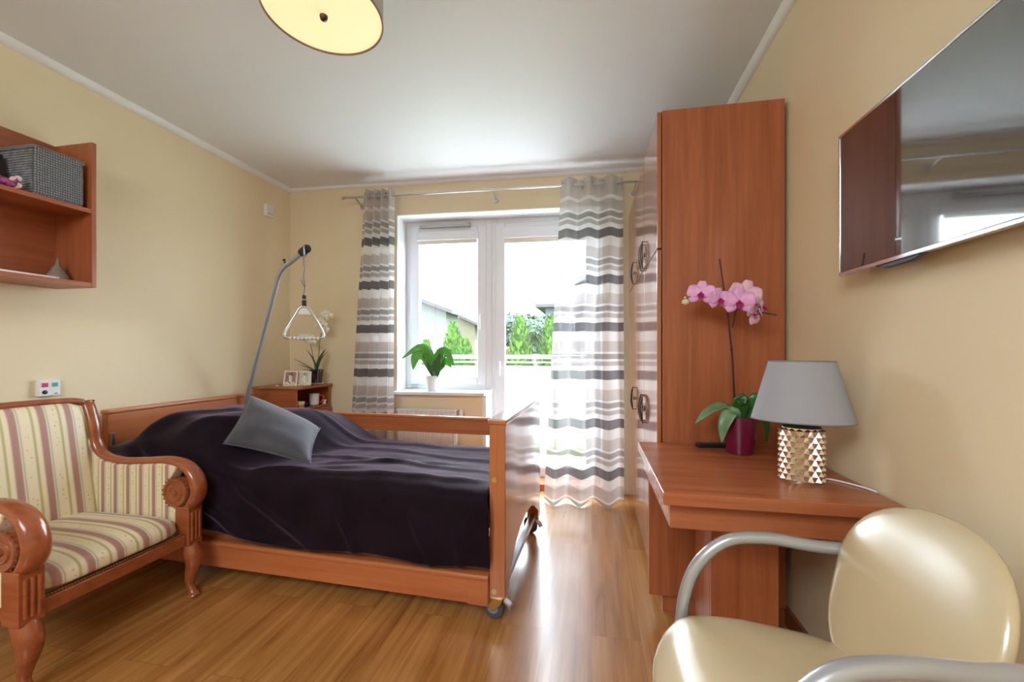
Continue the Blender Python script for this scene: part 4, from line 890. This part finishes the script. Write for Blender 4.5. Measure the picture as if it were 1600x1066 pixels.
bush('tree', 'grey green round tree far behind, left of the pale house', 'tree', gx(832, 42), 42, 2.6, 2.3, 1.2, FG2, 25, 1500, .45)
random.seed(31); t = thing('pine_tree', 'slender dark pine rising above the far trees', 'tree', (gx(794, 52), 52, GZ)); b = B()
for k in range(11):
    z = 1.5+k*.55; rr = 1.5*(1-k/11.5)
    for i in range(9):
        a = 2*PI*i/9+k; p = Vector((0, 0, z+.35)); e = Vector((rr*math.cos(a), rr*math.sin(a), z-.1)); s = Vector((-math.sin(a), math.cos(a), 0))*.22*rr; b._f([b.bm.verts.new(p), b.bm.verts.new(e-s), b.bm.verts.new(e+Vector((0,0,-.15))), b.bm.verts.new(e+s)])
obj('foliage', b, pm('pine needles', (.025, .055, .042), .9), t); obj('trunk', B().tube([(0,0,0), (0,0,7.9)], [.12, .02], 8), M['soil'], t)
CW = pm('cream house wall', (.10, .09, .06), .8); WW = pm('white house wall', (.095, .096, .093), .8); BWm = pm('pale blue house wall', (.07, .08, .095), .8); RF = pm('grey violet roof', (.040, .035, .043), .7, noise_s=2, noise_c=.1); WF = pm('house window glass', (.20, .24, .30), .1)
def house_win(par, x0, x1, y, z0, z1):
    f = obj('window', ring(B(), x0, x1, z0, z1, .06, y-.04, y+.02, 0), M['white'], par, w=True); obj('pane', B().box(x0+.06, x1-.06, y-.02, y, z0+.06, z1-.06), WF, f, w=True)
# gabled house seen in the left window
hs = thing('house', 'white gabled house with a dark roof edge behind the left window', 'house', (-10.5, 19, GZ), 0, 'houses beyond the garden')
obj('walls', B().prism([(-14.8, GZ), (-6.15, GZ), (-6.15, 2.85), (-10.5, 4.45), (-14.8, 2.85)], 'XZ', 17, 18.6), WW, hs, w=True)
obj('roof', B().prism([(-15.2, 2.72), (-15.2, 2.86), (-10.5, 4.63), (-5.75, 2.86), (-5.75, 2.70), (-10.5, 4.47)], 'XZ', 16.6, 18.9), RF, hs, w=True)
house_win(hs, -7.12, -6.62, 17, .55, 1.95)
hs = thing('house', 'cream low wing with a sloping roof behind the bright green thuja', 'house', (-8.0, 28, GZ), 0, 'houses beyond the garden')
obj('walls', B().prism([(-8.57, GZ), (-7.45, GZ), (-7.45, 2.84), (-8.57, 3.36)], 'XZ', 26, 31), CW, hs, w=True)
obj('roof', B().prism([(-8.6, 3.40), (-8.6, 3.56), (-6.9, 2.80), (-6.9, 2.63)], 'XZ', 25.5, 31.2), RF, hs, w=True)
hs = thing('house', 'far pale house with a low grey roof at the right of the left window', 'house', (-11, 34, GZ), 0, 'houses beyond the garden')
obj('walls', B().box(-13.5, -8.3, 32, 37, GZ, 3.55), WW, hs, w=True)
def hip(x0, x1, y0, y1, z0, z1, e=.5):
    b = B(); v = [b.bm.verts.new(p) for p in ((x0-e, y0-e, z0), (x1+e, y0-e, z0), (x1+e, y1+e, z0), (x0-e, y1+e, z0), (x0+(y1-y0)/2, (y0+y1)/2, z1), (x1-(y1-y0)/2, (y0+y1)/2, z1))]
    for q in ((0,1,5,4), (1,2,5), (2,3,4,5), (3,0,4), (3,2,1,0)): b._f([v[i] for i in q])
    for q in (-.18,): b.box(x0-e, x1+e, y0-e, y1+e, z0-.18, z0)
    return b
obj('roof', hip(-13.5, -8.3, 32, 37, 3.73, 4.9), RF, hs, w=True); house_win(hs, -9.9, -9.2, 32, 1.2, 2.6)
hs = thing('house', 'pale blue house with a grey hip roof behind the right curtain', 'house', (.5, 28, GZ), 0, 'houses beyond the garden')
obj('walls', B().box(-2.75, 5.5, 25, 31, GZ, 3.72), BWm, hs, w=True); obj('roof', hip(-2.75, 5.5, 25, 31, 3.9, 6.2, .55), RF, hs, w=True); house_win(hs, -2.0, -1.0, 25, 2.0, 3.2); house_win(hs, -2.0, -1.0, 25, -.0, 1.2)
tag(obj('garden_wall', B().box(-6, 3, 20, 20.15, GZ, 1.0), pm('grey garden wall', (.085, .075, .078), .8)), 'low grey garden wall behind the thujas', 'wall')

# ------------------------------------------------------------------ light
wd = bpy.data.worlds.new('sky'); SC.world = wd; wd.use_nodes = True; bg = wd.node_tree.nodes['Background']; bg.inputs[0].default_value = (.80, .91, 1.0, 1); bg.inputs[1].default_value = 9
def light(name, typ, loc, rot, en, col, **k):
    l = bpy.data.lights.new(name, typ); l.energy = en; l.color = col
    for a, v in k.items(): setattr(l, a, v)
    o = bpy.data.objects.new(name, l); COL.objects.link(o); o.location = loc; o.rotation_euler = rot; return o
sun = light('sun', 'SUN', (0, 8, 10), (0, 0, 0), 13.0, (1, .97, .92), angle=R(2)); sun.rotation_euler = Vector((-.55, .12, -.83)).to_track_quat('-Z', 'Y').to_euler()
# daylight through the window opening
c_ = Vector((O2[0]+1.9*math.cos(TH)-.36*math.sin(TH), O2[1]+1.9*math.sin(TH)+.36*math.cos(TH), 1.2))
pl = light('window daylight', 'AREA', c_, (PI/2, 0, PI+TH), 1, (1,1,1), shape='RECTANGLE', size=1.8, size_y=2.4); pl.rotation_euler = Vector((math.sin(TH), -math.cos(TH), 0)).to_track_quat('-Z', 'Y').to_euler(); pl.data.cycles.is_portal = True
# fill light added behind the camera to brighten the room, no real lamp
light('rear fill light', 'AREA', (-.9, -1.1, 2.5), (R(22), 0, 0), 54, (.86, .94, 1), shape='SQUARE', size=1.6)

SC.view_settings.view_transform = 'Standard'; SC.view_settings.look = 'None'; SC.view_settings.exposure = 1.12; SC.view_settings.gamma = 1; SC.view_settings.use_curve_mapping = False
SC.cycles.max_bounces = 8; SC.cycles.diffuse_bounces = 5; SC.cycles.transparent_max_bounces = 16
